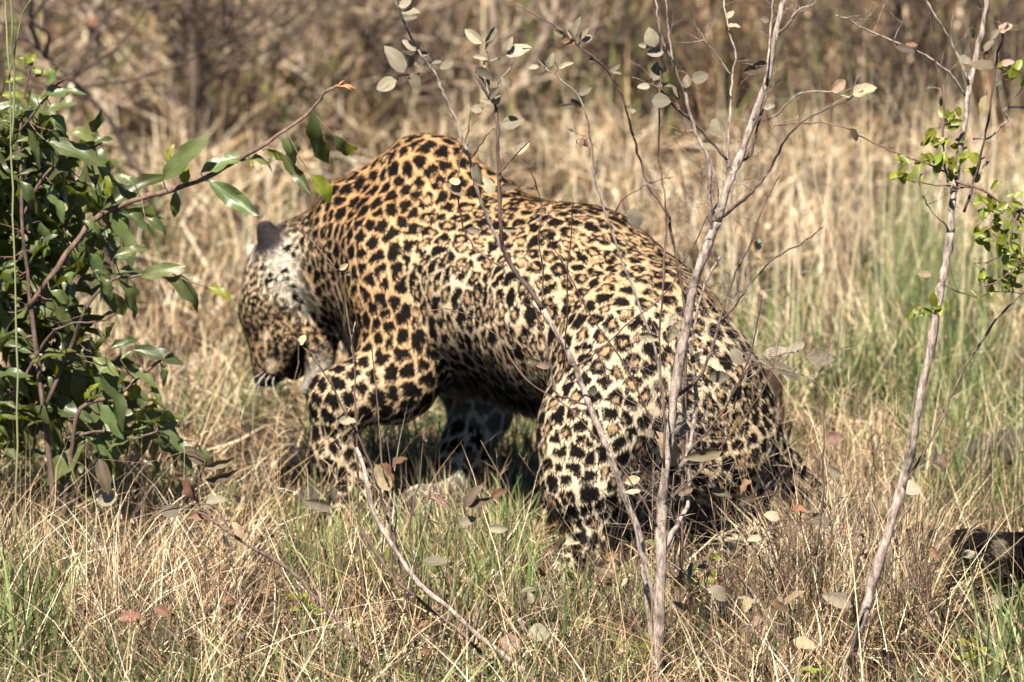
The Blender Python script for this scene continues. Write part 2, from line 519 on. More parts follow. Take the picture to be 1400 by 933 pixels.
def coat(P, N, KD, og):
    m, inner, s = spot_mask(P, N)
    up = N[:, 2]
    nlow = vnoise(P, 9.0)
    o = np.clip(og + 0.45 * np.clip(up - 0.15, 0, 1) * (KD.get('back', 0) + KD.get('rump', 0) + KD.get('flank', 0) + KD.get('hump', 0) + KD.get('shoulder', 0)) + (nlow - 0.5) * 0.35 - .12, 0, 1)
    c = np.where((o < .5)[:, None], CREAM + (TAN - CREAM) * (o * 2)[:, None], TAN + (ORANGE - TAN) * (o * 2 - 1)[:, None])
    under = np.clip((-up - 0.35) / 0.4, 0, 1)
    wht = np.clip(under + KD.get('belly', 0) * .6 + KD.get('inner', 0) * .8, 0, 1)
    c = c + (WHITE * .85 - c) * wht[:, None]
    # bright cheek and ruff behind the ear
    for q, r, a in ((A(388, 355, 12.55), .055, 1.0), (A(392, 385, 12.54), .050, 1.0), (A(424, 400, 12.53), .045, .7), (A(428, 340, 12.53), .05, .4), (A(420, 420, 12.53), .04, .6), (A(345, 352, 12.6), .02, .8)):
        w = np.clip(1.3 - np.linalg.norm(P - q, axis=1) / r, 0, 1) * a
        c = c + (WHITE - c) * w[:, None]
        m = m * (1 - w * 0.45 * (SRND[s] < 0.6))
    mid = TAN * 0.72 + ORANGE * 0.28
    core_c = mid + (ORANGE - mid) * .3
    c = c + (core_c * .85 - c) * (inner * (m > 0.2))[:, None]
    mm = m * (1 - inner)
    # belly and inner leg: fewer, softer spots; jaw pale
    fade = 1 - KD.get('belly', 0) * .35 * (vnoise(P + 2, 20.) > .5)
    mm = mm * fade * (1 - .2 * KD.get('inner', 0) * (vnoise(P + 4, 26.) > .45))
    c = c + (BLACK - c) * mm[:, None]
    jaw = KD.get('jaw', 0); jaw = np.clip(jaw * 1.3, 0, 1) if not np.isscalar(jaw) else 0
    c = c + (GREY * 1.1 - c) * np.asarray(jaw)[..., None] * .9
    ear = np.clip(np.asarray(KD.get('ear', 0)) * 1.6, 0, 1)
    c = c + (np.array([.022, .018, .020]) - c) * ear[..., None]
    tip = np.clip(1.3 - np.linalg.norm(P - A(350, 299, 12.58), axis=1) / .011, 0, 1)
    c = c + (np.array([.16, .12, .11]) - c) * tip[:, None]
    e2 = np.clip(np.asarray(KD.get('ear2', 0)) * 1.5, 0, 1)
    c = c + (WHITE - c) * e2[..., None]
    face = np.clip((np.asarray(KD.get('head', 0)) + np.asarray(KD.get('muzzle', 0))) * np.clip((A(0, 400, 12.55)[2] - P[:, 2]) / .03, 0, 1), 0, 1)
    c = c * (1 - .42 * face[..., None] * np.array([1.1, 1.0, .9]))  # shade on the lowered face, painted into the coat colour
    for q, r in ((A(397, 474, 12.52), .013), (A(366, 462, 12.53), .010), (A(372, 500, 12.51), .012)):
        w = np.clip(1.5 - np.linalg.norm(P - q, axis=1) / r, 0, 1) * .75
        c = c + (CREAM * .8 - c) * w[:, None]
    # dark mouth line with the open mouth's shade painted in, nose leather, corner of the mouth
    for q, r, col in ((A(404, 506, 12.53), .030, (.006, .005, .005)), (A(408, 480, 12.52), .022, (.006, .005, .005)), (A(357, 520, 12.54), .017, (.012, .008, .007)), (A(351, 447, 12.55), .013, (.006, .005, .005))):
        w = np.clip(1.4 - np.linalg.norm(P - q, axis=1) / r, 0, 1)
        c = c + (np.array(col) - c) * w[:, None]
    # tail rings: mostly black with pale breaks on the lying part
    tt = np.clip(np.asarray(KD.get('tailtip', 0)) * 1.3, 0, 1)
    rings = (np.sin(P[:, 0] * 62 + vnoise(P, 30.) * 3.0) > .25).astype(float)
    tc = BLACK[None] + (CREAM * .55 - BLACK)[None] * (rings * np.clip(1.15 - P[:, 0] * .75, 0.15, 1) * (vnoise(P, 60.) > .42))[:, None]
    c = c + (tc - c) * tt[..., None]
    return c

body_me = np_mesh('body', BV, BF)
body_mat = attr_mat('leopard_skin', 0.9, 0.1)
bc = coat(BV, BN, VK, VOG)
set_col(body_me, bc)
leopard = thing('leopard', 'spotted leopard walking through grass with its head lowered and back arched', 'leopard', (gx(760, 12.1), 12.1, 0))
org = np.array(leopard.location)
body_me.vertices.foreach_set('co', (BV - org).astype(np.float32).ravel())
body_me.update()
body = link('body', body_me, body_mat, leopard)

# fur: short strands lying along the coat
tri = np.concatenate([BF[:, [0, 1, 2]], BF[:, [0, 2, 3]]])
ar = np.linalg.norm(np.cross(BV[tri[:, 1]] - BV[tri[:, 0]], BV[tri[:, 2]] - BV[tri[:, 0]]), axis=1)
NF = 300000
ti = RNG.choice(len(tri), NF, p=ar / ar.sum())
u, v = RNG.random(NF), RNG.random(NF)
sw = u + v > 1; u[sw], v[sw] = 1 - u[sw], 1 - v[sw]
w0 = 1 - u - v
T = tri[ti]
def lerp3(X):
    return X[T[:, 0]] * (w0[:, None] if X.ndim > 1 else w0) + X[T[:, 1]] * (u[:, None] if X.ndim > 1 else u) + X[T[:, 2]] * (v[:, None] if X.ndim > 1 else v)
FP, FN, FFL, FOG = lerp3(BV), lerp3(BN), lerp3(VFL), lerp3(VOG)
FN /= np.linalg.norm(FN, axis=1)[:, None]
FK = {k: lerp3(np.asarray(x)) for k, x in VK.items()}
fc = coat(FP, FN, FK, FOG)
hairy = np.clip(FK['belly'] * 1.2 + FK.get('inner', 0) * .4 + FK['tail'] * .5 + FK['tailtip'] * .9 + FK['jaw'] * .4 + np.clip(-FN[:, 2], 0, 1) * .35 + FK['neck'] * .3 + FK['thigh'] * .0, 0, 1.4)
L = (0.0085 + 0.013 * hairy) * RNG.uniform(.7, 1.3, NF)
fd = FFL + np.array([0, 0, -0.35]) + (RNG.random((NF, 3)) - 0.5) * 0.5
headw = FK['head'] + FK['muzzle']
fd = fd - FN * (fd * FN).sum(1)[:, None]
fd /= np.linalg.norm(fd, axis=1)[:, None] + 1e-9
lift = RNG.uniform(.15, .42, NF) + hairy * .15
dirv = fd * np.cos(lift)[:, None] + FN * np.sin(lift)[:, None]
side = np.cross(dirv, FN); side /= np.linalg.norm(side, axis=1)[:, None] + 1e-9
wd = RNG.uniform(.0011, .0017, NF)[:, None]
droop = np.array([0, 0, -1.0]) * (hairy * .35 * L)[:, None]
p0 = FP - FN * 0.0008
Vf = np.stack([p0 - side * wd, p0 + side * wd, p0 + dirv * L[:, None] + droop], 1).reshape(-1, 3) - org
Ff = np.arange(NF * 3, dtype=np.int32).reshape(-1, 3)
fur_me = np_mesh('fur', Vf, Ff, smooth=False)
fc = fc * RNG.uniform(.86, 1.12, NF)[:, None]
tipc = fc * 0.97 + 0.001
set_col(fur_me, np.stack([fc, fc, tipc], 1).reshape(-1, 3))
fur_mat = attr_mat('leopard_fur', 0.9, 0.08, 0.15, (1, .95, .85))
fur = link('fur', fur_me, fur_mat, leopard)
fur['kind'] = 'stuff'

# eye, nose, dark ball for the mouth's shade and whiskers
def ball(name, c, r, material, parent, scale=(1, 1, 1), seg=12):
    V, F = [], []
    for i in range(seg + 1):
        th = math.pi * i / seg
        for j in range(seg):
            ph = 2 * math.pi * j / seg
            V.append((math.sin(th) * math.cos(ph) * r * scale[0], math.sin(th) * math.sin(ph) * r * scale[1], math.cos(th) * r * scale[2]))
    for i in range(seg):
        for j in range(seg):
            F.append((i * seg + j, (i + 1) * seg + j, (i + 1) * seg + (j + 1) % seg, i * seg + (j + 1) % seg))
    me = np_mesh(name, V, np.array(F))
    o = link(name, me, material, parent)
    o.location = Vector(c) - parent.location
    return o
m_eye, nt, b = mat('leopard_eye', 0.08, 0.8)
b.inputs['Base Color'].default_value = (.10, .065, .02, 1)
m_nose, nt, b = mat('leopard_nose', 0.8, 0.15)
b.inputs['Base Color'].default_value = (.009, .006, .0055, 1)
ball('eye', A(352, 446, 12.555), .0095, m_eye, leopard)
ball('eye', A(346, 440, 12.66), .0095, m_eye, leopard)
ball('nose', A(357, 522, 12.54), .014, m_nose, leopard, (1, 1.2, .7))
ball('mouth_shade', A(402, 500, 12.575), .027, m_nose, leopard, (.95, .8, 1.15))  # black ball filling the mouth gap, stands in for the shade inside
m_wh, nt, b = mat('whisker', 0.4, 0.5)
b.inputs['Base Color'].default_value = (.75, .72, .66, 1)
V, F = [], []
for k in range(5):
    s = A(366 + (k % 4) * 4, 504 + (k // 4) * 5, 12.525)
    e = s + np.array([(-.035 + .012 * (k % 4)) * 1.2, -.03 + .008 * (k // 4), -.045 - .006 * (k % 5)])
    mid = (s + e) / 2 + np.array([-.008, -.006, .006])
    tv, tf = tube_data([Vector(s), Vector(mid), Vector(e)], [.0005, .0004, .0001], 3, len(V))
    V += [tuple(q - leopard.location) for q in tv]; F += tf
wh = link('whiskers', np_mesh('whiskers', V, np.array(F)), m_wh, leopard)
wh['kind'] = 'stuff'

# ================================================================== ground
gm, nt, b = mat('soil_and_litter', 0.95, 0.1)
n1 = noise(nt, 3.5, 8, 0.7)
n2 = noise(nt, 55, 6, 0.75)
mixn = nt.nodes.new('ShaderNodeMath'); mixn.operation = 'MULTIPLY_ADD'; mixn.inputs[1].default_value = 0.55
nt.links.new(n2.outputs[0], mixn.inputs[0])
m2 = nt.nodes.new('ShaderNodeMath'); m2.operation = 'MULTIPLY'; m2.inputs[1].default_value = 0.45
nt.links.new(n1.outputs[0], m2.inputs[0]); nt.links.new(m2.outputs[0], mixn.inputs[2])
r = ramp(nt, [(0.36, (.012, .008, .005)), (0.54, (.03, .021, .014)), (0.70, (.09, .066, .042))])
nt.links.new(mixn.outputs[0], r.inputs[0]); nt.links.new(r.outputs[0], b.inputs['Base Color'])
bp = nt.nodes.new('ShaderNodeBump'); bp.inputs['Strength'].default_value = 0.8; bp.inputs['Distance'].default_value = 0.02
nt.links.new(mixn.outputs[0], bp.inputs['Height']); nt.links.new(bp.outputs[0], b.inputs['Normal'])

def ground_z(x, y):
    P = np.stack([x, y, np.zeros_like(x)], -1)
    near = np.clip((np.minimum(y, 40) - 9) / 2, 0, 1)
    return near * ((vnoise(P, 1.3) - .5) * .05 + (vnoise(P, 5.0) - .5) * .022) - 0.012
xs = np.concatenate([[-800, -200, -60, -20, -8], np.arange(-4, 4.01, .08), [8, 20, 60, 200, 800]])
ys = np.concatenate([[-300, -60, -10, 4, 8], np.arange(9.5, 26, .08), [30, 40, 80, 200, 500, 1200]])
X, Y = np.meshgrid(xs, ys, indexing='ij')
Z = ground_z(X, Y)
GV = np.stack([X, Y, Z], -1).reshape(-1, 3)
ii = np.arange(X.size).reshape(X.shape)
GF = np.stack([ii[:-1, :-1], ii[1:, :-1], ii[1:, 1:], ii[:-1, 1:]], -1).reshape(-1, 4)
ground = link('ground', np_mesh('ground', GV, GF), gm)
ground['kind'] = 'structure'

# ================================================================== grass
STRAW = [(3, (.36, .25, .135)), (2.5, (.22, .14, .074)), (2.2, (.52, .42, .27)), (2, (.12, .073, .04)), (2, (.30, .20, .13)), (5.5, (.028, .018, .011)), (1.5, (.66, .57, .42))]  # the near-black blades stand in for shaded gaps between the straws
GREEN = [(3, (.115, .155, .052)), (2, (.17, .215, .085)), (4, (.045, .075, .025)), (1.5, (.24, .25, .13)), (2, (.25, .22, .13))]
BROWN = [(3, (.15, .092, .050)), (2, (.24, .16, .09)), (3, (.075, .045, .027)), (1, (.33, .24, .14)), (2, (.028, .018, .012))]
PALE = [(3, (.50, .42, .29)), (2, (.40, .315, .195)), (1, (.60, .545, .43))]

def pick(pal, n):
    w = np.array([p[0] for p in pal], float); c = np.array([p[1] for p in pal])
    return c[RNG.choice(len(pal), n, p=w / w.sum())] * RNG.uniform(.6, 1.25, n)[:, None]

def blades(name, x, y, z, Ln, Wd, tilt, bend, col, material, seg=3, az=None, kind='stuff', parent=None):
    n = len(x)
    if az is None:
        az = RNG.uniform(0, 2 * np.pi, n)
    hd = np.stack([np.cos(az), np.sin(az), np.zeros(n)], -1)
    rt = RNG.uniform(-1.0, 1.0, n)
    sd = np.stack([-np.sin(az), np.cos(az), np.zeros(n)], -1)
    p = np.stack([x, y, z], -1)
    Vs, k = [], 2 * seg + 1
    wob = RNG.normal(0, .12, (seg + 1, n))
    for s in range(seg + 1):
        th = tilt + bend * (s / seg) + wob[s]
        d = hd * np.sin(th)[:, None] + np.array([0, 0, 1.0]) * np.cos(th)[:, None]
        nn = np.cross(d, sd)
        side = sd * np.cos(rt)[:, None] + nn * np.sin(rt)[:, None]
        w = Wd * (1 - (s / seg) ** 1.5) * (0.6 + 0.4 * min(1, s * 2))
        if s < seg:
            Vs += [p - side * w[:, None] / 2, p + side * w[:, None] / 2]
        else:
            Vs += [p]
        p = p + d * (Ln / seg)[:, None]
        p[:, 2] = np.maximum(p[:, 2], 0.004)
    V = np.stack(Vs, 1).reshape(-1, 3)
    b0 = np.arange(n)[:, None] * k
    q = []
    for s in range(seg - 1):
        q.append(b0 + np.array([[2 * s, 2 * s + 1, 2 * s + 3, 2 * s + 2]]))
    Q = np.concatenate(q)
    Tt = b0 + np.array([[2 * seg - 2, 2 * seg - 1, 2 * seg]])
    me = np_mesh(name, V, [Q, Tt])
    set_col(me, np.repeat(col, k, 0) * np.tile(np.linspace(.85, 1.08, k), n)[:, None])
    o = link(name, me, material, parent)
    o['kind'] = kind
    return o

def field(n, y0, y1, clump=0.0, margin=.35, thr=None, scale=4.0, off=0.0):
    """random roots across the strip the camera can see (and a margin), denser where the noise is high"""
    m = int(n * (2.2 if thr is not None else 1))
    y = RNG.uniform(y0, y1, m)
    x = RNG.uniform(-1, 1, m) * (.0815 * y + margin)
    if clump:
        cx = np.floor(x / clump) * clump + RNG.uniform(0, clump, 4096)[(np.floor(x / clump).astype(int) * 73 + np.floor(y / clump).astype(int) * 31) & 4095]
        cy = np.floor(y / clump) * clump + RNG.uniform(0, clump, 4096)[(np.floor(x / clump).astype(int) * 17 + np.floor(y / clump).astype(int) * 91) & 4095]
        f = RNG.uniform(.1, .75, m)
        x, y = x + (cx - x) * f, y + (cy - y) * f
    if thr is not None:
        v = vnoise(np.stack([x, y, np.full(m, off)], -1), scale)
        kp = v > thr + RNG.normal(0, .08, m)
        x, y = x[kp][:n], y[kp][:n]
    return x, y

def keep_low(x, y, Ln, cap_=.10):
    """grass under and close to the animal is trodden low"""
    near = (np.abs(x + .02) < .62) & (y > 11.55 + .5 * np.clip(-x, -.3, .35)) & (y < 12.85)
    Ln = np.where(near, np.minimum(Ln, RNG.uniform(.4, 1, len(x)) * cap_), Ln)
    foot_front = (x > .03) & (x < .30) & (y > 11.15) & (y < 11.8)
    Ln = np.where(foot_front, np.minimum(Ln, RNG.uniform(.3, 1, len(x)) * .09), Ln)
    tail_front = (x > .80) & (y > 11.0) & (y < 11.9)          # the tail presses the grass flat here
    return np.where(tail_front, np.minimum(Ln, RNG.uniform(.3, 1, len(x)) * .07), Ln)

m_straw = attr_mat('dry_grass_blade', 0.65, 0.2, 0.06, (1.1, 1.0, .75))
m_green = attr_mat('green_grass_blade', 0.6, 0.18, 0.2, (1.5, 1.5, .5))

def gz(x, y):
    return ground_z(x, y)

# litter and matted straw in front
x, y = field(17000, 10.2, 13.9, thr=.42, scale=9.0, off=1.0)
n = len(x)
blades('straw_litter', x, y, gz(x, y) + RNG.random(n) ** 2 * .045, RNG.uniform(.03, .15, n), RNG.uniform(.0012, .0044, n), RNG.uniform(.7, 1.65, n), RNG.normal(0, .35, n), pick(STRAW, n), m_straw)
x, y = field(10500, 10.2, 13.9, clump=.12, thr=.44, scale=6.0, off=2.0)
n = len(x)
Ln = keep_low(x, y, RNG.uniform(.05, .19, n))
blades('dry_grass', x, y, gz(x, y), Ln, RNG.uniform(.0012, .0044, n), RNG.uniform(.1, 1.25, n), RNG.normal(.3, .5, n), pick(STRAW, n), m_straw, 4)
x, y = field(8500, 10.2, 13.9, clump=.13, thr=.54, scale=3.0)
n = len(x)
Ln = keep_low(x, y, RNG.uniform(.05, .17, n), .12)
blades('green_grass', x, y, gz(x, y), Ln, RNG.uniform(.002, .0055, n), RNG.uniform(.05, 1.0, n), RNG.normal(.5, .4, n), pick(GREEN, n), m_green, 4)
# thin long stalks leaning every way
n = 5200
x, y = field(n, 10.3, 13.6)
Ln = keep_low(x, y, RNG.uniform(.18, .48, n), .16)
blades('dry_grass_stalks', x, y, gz(x, y), Ln, RNG.uniform(.0012, .0026, n), RNG.uniform(.3, 1.45, n), RNG.normal(.1, .3, n), pick(PALE + STRAW, n), m_straw, 5)
# arched straw heap at the foot of the green bush
n = 4300
y = RNG.uniform(11.05, 12.1, n); x = RNG.uniform(gx(-130, 11.5), gx(330, 11.5), n)
okk = ~((x > gx(25, 11.5)) & (x < gx(150, 11.5)) & (y > 11.12) & (y < 11.75))
x, y = x[okk], y[okk]; n = len(x)
blades('arched_straw', x, y, gz(x, y) + RNG.random(n) * .03, RNG.uniform(.12, .38, n) * np.where(x < gx(190, 11.5), 1, .6), RNG.uniform(.0013, .003, n), RNG.uniform(0, 1.0, n), RNG.uniform(.2, 1.4, n), pick(STRAW + PALE, n), m_straw, 6)
# straw mass behind the leopard and on the right
def patch(name, n, px0, px1, y0, y1, L0, L1, W0, W1, pal, material, t0=.0, t1=.8, bnd=.3, seg=4, z=0.0):
    y = RNG.uniform(y0, y1, n)
    x = gx(RNG.uniform(px0, px1, n), y)
    return blades(name, x, y, gz(x, y) + z, RNG.uniform(L0, L1, n), RNG.uniform(W0, W1, n), RNG.uniform(t0, t1, n), RNG.normal(bnd, .3, n), pick(pal, n), material, seg)
patch('straw_tangle', 3000, 1060, 1262, 11.35, 11.9, .10, .28, .0014, .0032, STRAW + PALE, m_straw, .1, 1.1)
patch('straw_tangle', 800, 720, 1060, 11.3, 11.75, .04, .13, .0012, .0028, STRAW + PALE, m_straw, .1, 1.1)
patch('straw_tangle', 1300, 400, 700, 11.5, 12.2, .08, .24, .0012, .0028, STRAW + PALE, m_straw, .1, 1.2)
patch('straw_tangle', 4500, 1040, 1520, 12.0, 13.0, .06, .24, .0012, .003, STRAW, m_straw, .1, 1.3)
patch('straw_tangle', 2600, 820, 1120, 10.9, 11.75, .04, .14, .0010, .0022, STRAW + BROWN, m_straw, 0, 1.2)
patch('green_grass', 1100, 1240, 1480, 12.1, 13.3, .10, .26, .003, .007, GREEN, m_green, 0, .6)
patch('green_grass', 260, 560, 730, 11.35, 11.8, .10, .22, .004, .008, GREEN[:2], m_green, 0, .5, .35)
patch('green_grass', 300, 730, 900, 11.25, 11.6, .04, .12, .004, .008, GREEN, m_green, 0, .7, .35)
patch('green_grass', 260, 390, 580, 11.5, 12.0, .08, .22, .003, .007, GREEN[:2], m_green, 0, .55, .3)
patch('green_grass', 300, -60, 80, 10.8, 11.4, .12, .30, .004, .009, GREEN, m_green, .1, .7, .3)
patch('green_grass', 700, -60, 900, 10.5, 11.2, .07, .20, .003, .007, GREEN, m_green, .1, 1.0, .4)
patch('green_grass', 260, 1340, 1480, 10.5, 11.2, .12, .30, .004, .009, GREEN, m_green, .1, .6, .3)
patch('green_grass', 500, 420, 760, 12.5, 13.3, .08, .2, .003, .006, GREEN, m_green, 0, .5, .3)

# middle distance
n = 17000
x, y = field(n, 13.6, 18.4, clump=.5, margin=.5)
blades('meadow_straw', x, y, gz(x, y), RNG.uniform(.07, .24, n), RNG.uniform(.0025, .007, n), RNG.uniform(.1, 1.5, n), RNG.normal(.3, .5, n), pick(STRAW + PALE, n), m_straw, 3)
n = 9000
x, y = field(n, 13.6, 18.0, margin=.5)
blades('meadow_litter', x, y, gz(x, y) + RNG.random(n) * .04, RNG.uniform(.06, .2, n), RNG.uniform(.003, .006, n), RNG.uniform(1.0, 1.6, n), RNG.normal(0, .3, n), pick(STRAW, n), m_straw, 2)
x, y = field(15000, 13.2, 16.4, clump=.4, margin=.5, thr=.50, scale=1.7, off=3.0)
gk = RNG.random(len(x)) < np.clip(.16 + 1.2 * (x / (.0815 * y) - .25), .10, 1) * np.clip((16.8 - y) / 1.6, 0, 1)
x, y = x[gk], y[gk]
n = len(x)
blades('meadow_green', x, y, gz(x, y), RNG.uniform(.10, .32, n), RNG.uniform(.003, .007, n), RNG.uniform(.0, .5, n), RNG.normal(.3, .3, n), pick(GREEN, n), m_green, 3)
patch('tall_pale_stalks', 330, 980, 1500, 13.3, 16.0, .35, .75, .0018, .003, PALE, m_straw, 0, .35, .15, 5)
patch('green_grass', 420, 715, 900, 11.35, 11.66, .04, .13, .004, .009, GREEN, m_green, 0, .7, .4)
patch('straw_tangle', 900, 700, 1080, 11.3, 11.66, .05, .15, .0012, .003, STRAW + PALE, m_straw, .1, 1.2)
patch('green_grass', 260, 560, 720, 11.9, 12.3, .08, .2, .004, .008, GREEN, m_green, 0, .7, .4)
patch('straw_tangle', 900, -90, 330, 11.4, 11.66, .12, .27, .0014, .003, STRAW + PALE, m_straw, .1, 1.2)
patch('dark_stalks', 2200, 0, 1450, 10.6, 12.3, .08, .28, .0014, .0028, [(2, (.055, .035, .025)), (1, (.11, .075, .055))], m_straw, .0, 1.3, .1, 5)
patch('tall_pale_stalks', 420, -80, 1000, 13.6, 16.5, .25, .5, .002, .0032, PALE + STRAW, m_straw, 0, 1.1, .2, 5)

# dry thicket at the back
n = 12000
x, y = field(n, 17.7, 23.5, clump=.5, margin=.8, thr=.44, scale=1.4, off=8.0)
n = len(x)
blades('dry_thicket', x, y, gz(x, y), RNG.uniform(.2, .8, n), RNG.uniform(.003, .010, n), RNG.uniform(.0, 1.4, n), RNG.normal(.2, .4, n), pick(BROWN, n), m_straw, 4)
n = 1100
x, y = field(n, 17.3, 22.5, margin=.8)
blades('thicket_straws', x, y, gz(x, y), RNG.uniform(.4, 1.1, n), RNG.uniform(.004, .010, n), RNG.uniform(.1, 1.3, n), RNG.normal(.1, .25, n), pick(STRAW + PALE[1:2], n), m_straw, 5)
n = 1300
x, y = field(n, 17.5, 23.5, margin=.8)
blades('thicket_green', x, y, gz(x, y), RNG.uniform(.15, .5, n), RNG.uniform(.012, .03, n), RNG.uniform(.0, .9, n), RNG.normal(.2, .3, n), pick([(1, (.10, .11, .04)), (1, (.16, .17, .06))], n), m_green, 3)

# open feathery seed heads on thin stalks
def panicles(n, px0, px1, y0, y1, z0, z1):
    y = RNG.uniform(y0, y1, n); x = gx(RNG.uniform(px0, px1, n), y); zt = RNG.uniform(z0, z1, n)
    lean = RNG.normal(0, .12, n)
    m = 16
    f = RNG.uniform(.55, 1.0, (n, m))
    hx = (x[:, None] + lean[:, None] * f).ravel(); hy = np.repeat(y, m); hz = (zt[:, None] * f).ravel()
    N_ = n * m
    blades('seed_heads', hx, hy, hz, RNG.uniform(.02, .06, N_), RNG.uniform(.0006, .0011, N_), RNG.uniform(.2, 1.5, N_), RNG.normal(.1, .3, N_), pick(STRAW[:3] + PALE, N_), m_straw, 3)
    V, F = [], []
    for k in range(n):
        tv, tf = tube_data([Vector((x[k], y[k], 0)), Vector((x[k] + lean[k] * .5, y[k], zt[k] * .5)), Vector((x[k] + lean[k], y[k], zt[k]))], [.0009, .0007, .0004], 3, len(V))
        V += [tuple(q) for q in tv]; F += tf
    me = np_mesh('seed_stalks', V, np.array(F))
    set_col(me, np.tile(np.array([.38, .28, .17]), (len(V), 1)))
    o = link('seed_stalks', me, m_straw)
    o['kind'] = 'stuff'
panicles(34, 640, 1130, 11.05, 11.5, .10, .42)
panicles(20, 250, 420, 11.7, 12.3, .12, .40)
panicles(26, 1050, 1300, 11.3, 12.4, .15, .45)

# ================================================================== leaves
def leaf_material(name, base, back, trans, tcol, rough=.45, spec=.4, vein=0.35, side_veins=9.0, spots=0.0):
    m, nt, b = mat(name, rough, spec)
    tc = nt.nodes.new('ShaderNodeTexCoord')
    sx = nt.nodes.new('ShaderNodeSeparateXYZ')
    nt.links.new(tc.outputs['Object'], sx.inputs[0])
    ab = nt.nodes.new('ShaderNodeMath'); ab.operation = 'ABSOLUTE'
    nt.links.new(sx.outputs[0], ab.inputs[0])
    # side veins: y - 1.2|x|, repeated
    sy = nt.nodes.new('ShaderNodeMath'); sy.operation = 'MULTIPLY_ADD'; sy.inputs[1].default_value = -1.3
    nt.links.new(ab.outputs[0], sy.inputs[0]); nt.links.new(sx.outputs[1], sy.inputs[2])
    fr = nt.nodes.new('ShaderNodeMath'); fr.operation = 'MULTIPLY'; fr.inputs[1].default_value = side_veins
    nt.links.new(sy.outputs[0], fr.inputs[0])
    fc_ = nt.nodes.new('ShaderNodeMath'); fc_.operation = 'PINGPONG'; fc_.inputs[1].default_value = 0.5
    nt.links.new(fr.outputs[0], fc_.inputs[0])
    r1 = ramp(nt, [(0.0, (1, 1, 1)), (0.09, (0, 0, 0))])
    nt.links.new(fc_.outputs[0], r1.inputs[0])
    r2 = ramp(nt, [(0.0, (1, 1, 1)), (0.018, (0, 0, 0))])
    nt.links.new(ab.outputs[0], r2.inputs[0])
    mx = nt.nodes.new('ShaderNodeMath'); mx.operation = 'MULTIPLY_ADD'; mx.inputs[1].default_value = 0.45
    nt.links.new(r1.outputs[0], mx.inputs[0]); nt.links.new(r2.outputs[0], mx.inputs[2])
    oi = nt.nodes.new('ShaderNodeObjectInfo')
    hv = nt.nodes.new('ShaderNodeHueSaturation')
    hv.inputs['Color'].default_value = (*base, 1)
    mr = nt.nodes.new('ShaderNodeMapRange'); mr.inputs[3].default_value = 0.5; mr.inputs[4].default_value = 1.4
    nt.links.new(oi.outputs['Random'], mr.inputs[0]); nt.links.new(mr.outputs[0], hv.inputs['Value'])
    mr2 = nt.nodes.new('ShaderNodeMapRange'); mr2.inputs[3].default_value = 0.465; mr2.inputs[4].default_value = 0.515
    fr3 = nt.nodes.new('ShaderNodeMath'); fr3.operation = 'MULTIPLY'; fr3.inputs[1].default_value = 7.31
    fr4 = nt.nodes.new('ShaderNodeMath'); fr4.operation = 'FRACT'
    nt.links.new(oi.outputs['Random'], fr3.inputs[0]); nt.links.new(fr3.outputs[0], fr4.inputs[0]); nt.links.new(fr4.outputs[0], mr2.inputs[0])
    nt.links.new(mr2.outputs[0], hv.inputs['Hue'])
    c1 = nt.nodes.new('ShaderNodeMix'); c1.data_type = 'RGBA'
    nt.links.new(hv.outputs[0], c1.inputs['A'])
    c1.inputs['B'].default_value = (*[min(1, q * 1.35 + .02) for q in base], 1)
    vm = nt.nodes.new('ShaderNodeMath'); vm.operation = 'MULTIPLY'; vm.inputs[1].default_value = vein
    nt.links.new(mx.outputs[0], vm.inputs[0]); nt.links.new(vm.outputs[0], c1.inputs['Factor'])
    nz = noise(nt, 9, 4, .6)
    rz = ramp(nt, [(0.40, (1, 1, 1)), (0.70, (.62, .55, .45))])
    nt.links.new(nz.outputs[0], rz.inputs[0])
    ml = nt.nodes.new('ShaderNodeMix'); ml.data_type = 'RGBA'; ml.blend_type = 'MULTIPLY'; ml.inputs['Factor'].default_value = .5 + spots
    nt.links.new(c1.outputs['Result'], ml.inputs['A']); nt.links.new(rz.outputs[0], ml.inputs['B'])
    geo = nt.nodes.new('ShaderNodeNewGeometry')
    c2 = nt.nodes.new('ShaderNodeMix'); c2.data_type = 'RGBA'
    nt.links.new(geo.outputs['Backfacing'], c2.inputs['Factor']); nt.links.new(ml.outputs['Result'], c2.inputs['A'])
    c2.inputs['B'].default_value = (*back, 1)
    nt.links.new(c2.outputs['Result'], b.inputs['Base Color'])
    bp = nt.nodes.new('ShaderNodeBump'); bp.inputs['Strength'].default_value = .10; bp.inputs['Distance'].default_value = .01
    nt.links.new(mx.outputs[0], bp.inputs['Height']); nt.links.new(bp.outputs[0], b.inputs['Normal'])
    tr = nt.nodes.new('ShaderNodeBsdfTranslucent'); tr.inputs[0].default_value = (*tcol, 1)
    ms = nt.nodes.new('ShaderNodeMixShader'); ms.inputs[0].default_value = trans
    nt.links.new(b.outputs[0], ms.inputs[1]); nt.links.new(tr.outputs[0], ms.inputs[2])
    nt.links.new(ms.outputs[0], nt.nodes['Material Output'].inputs['Surface'])
    return m

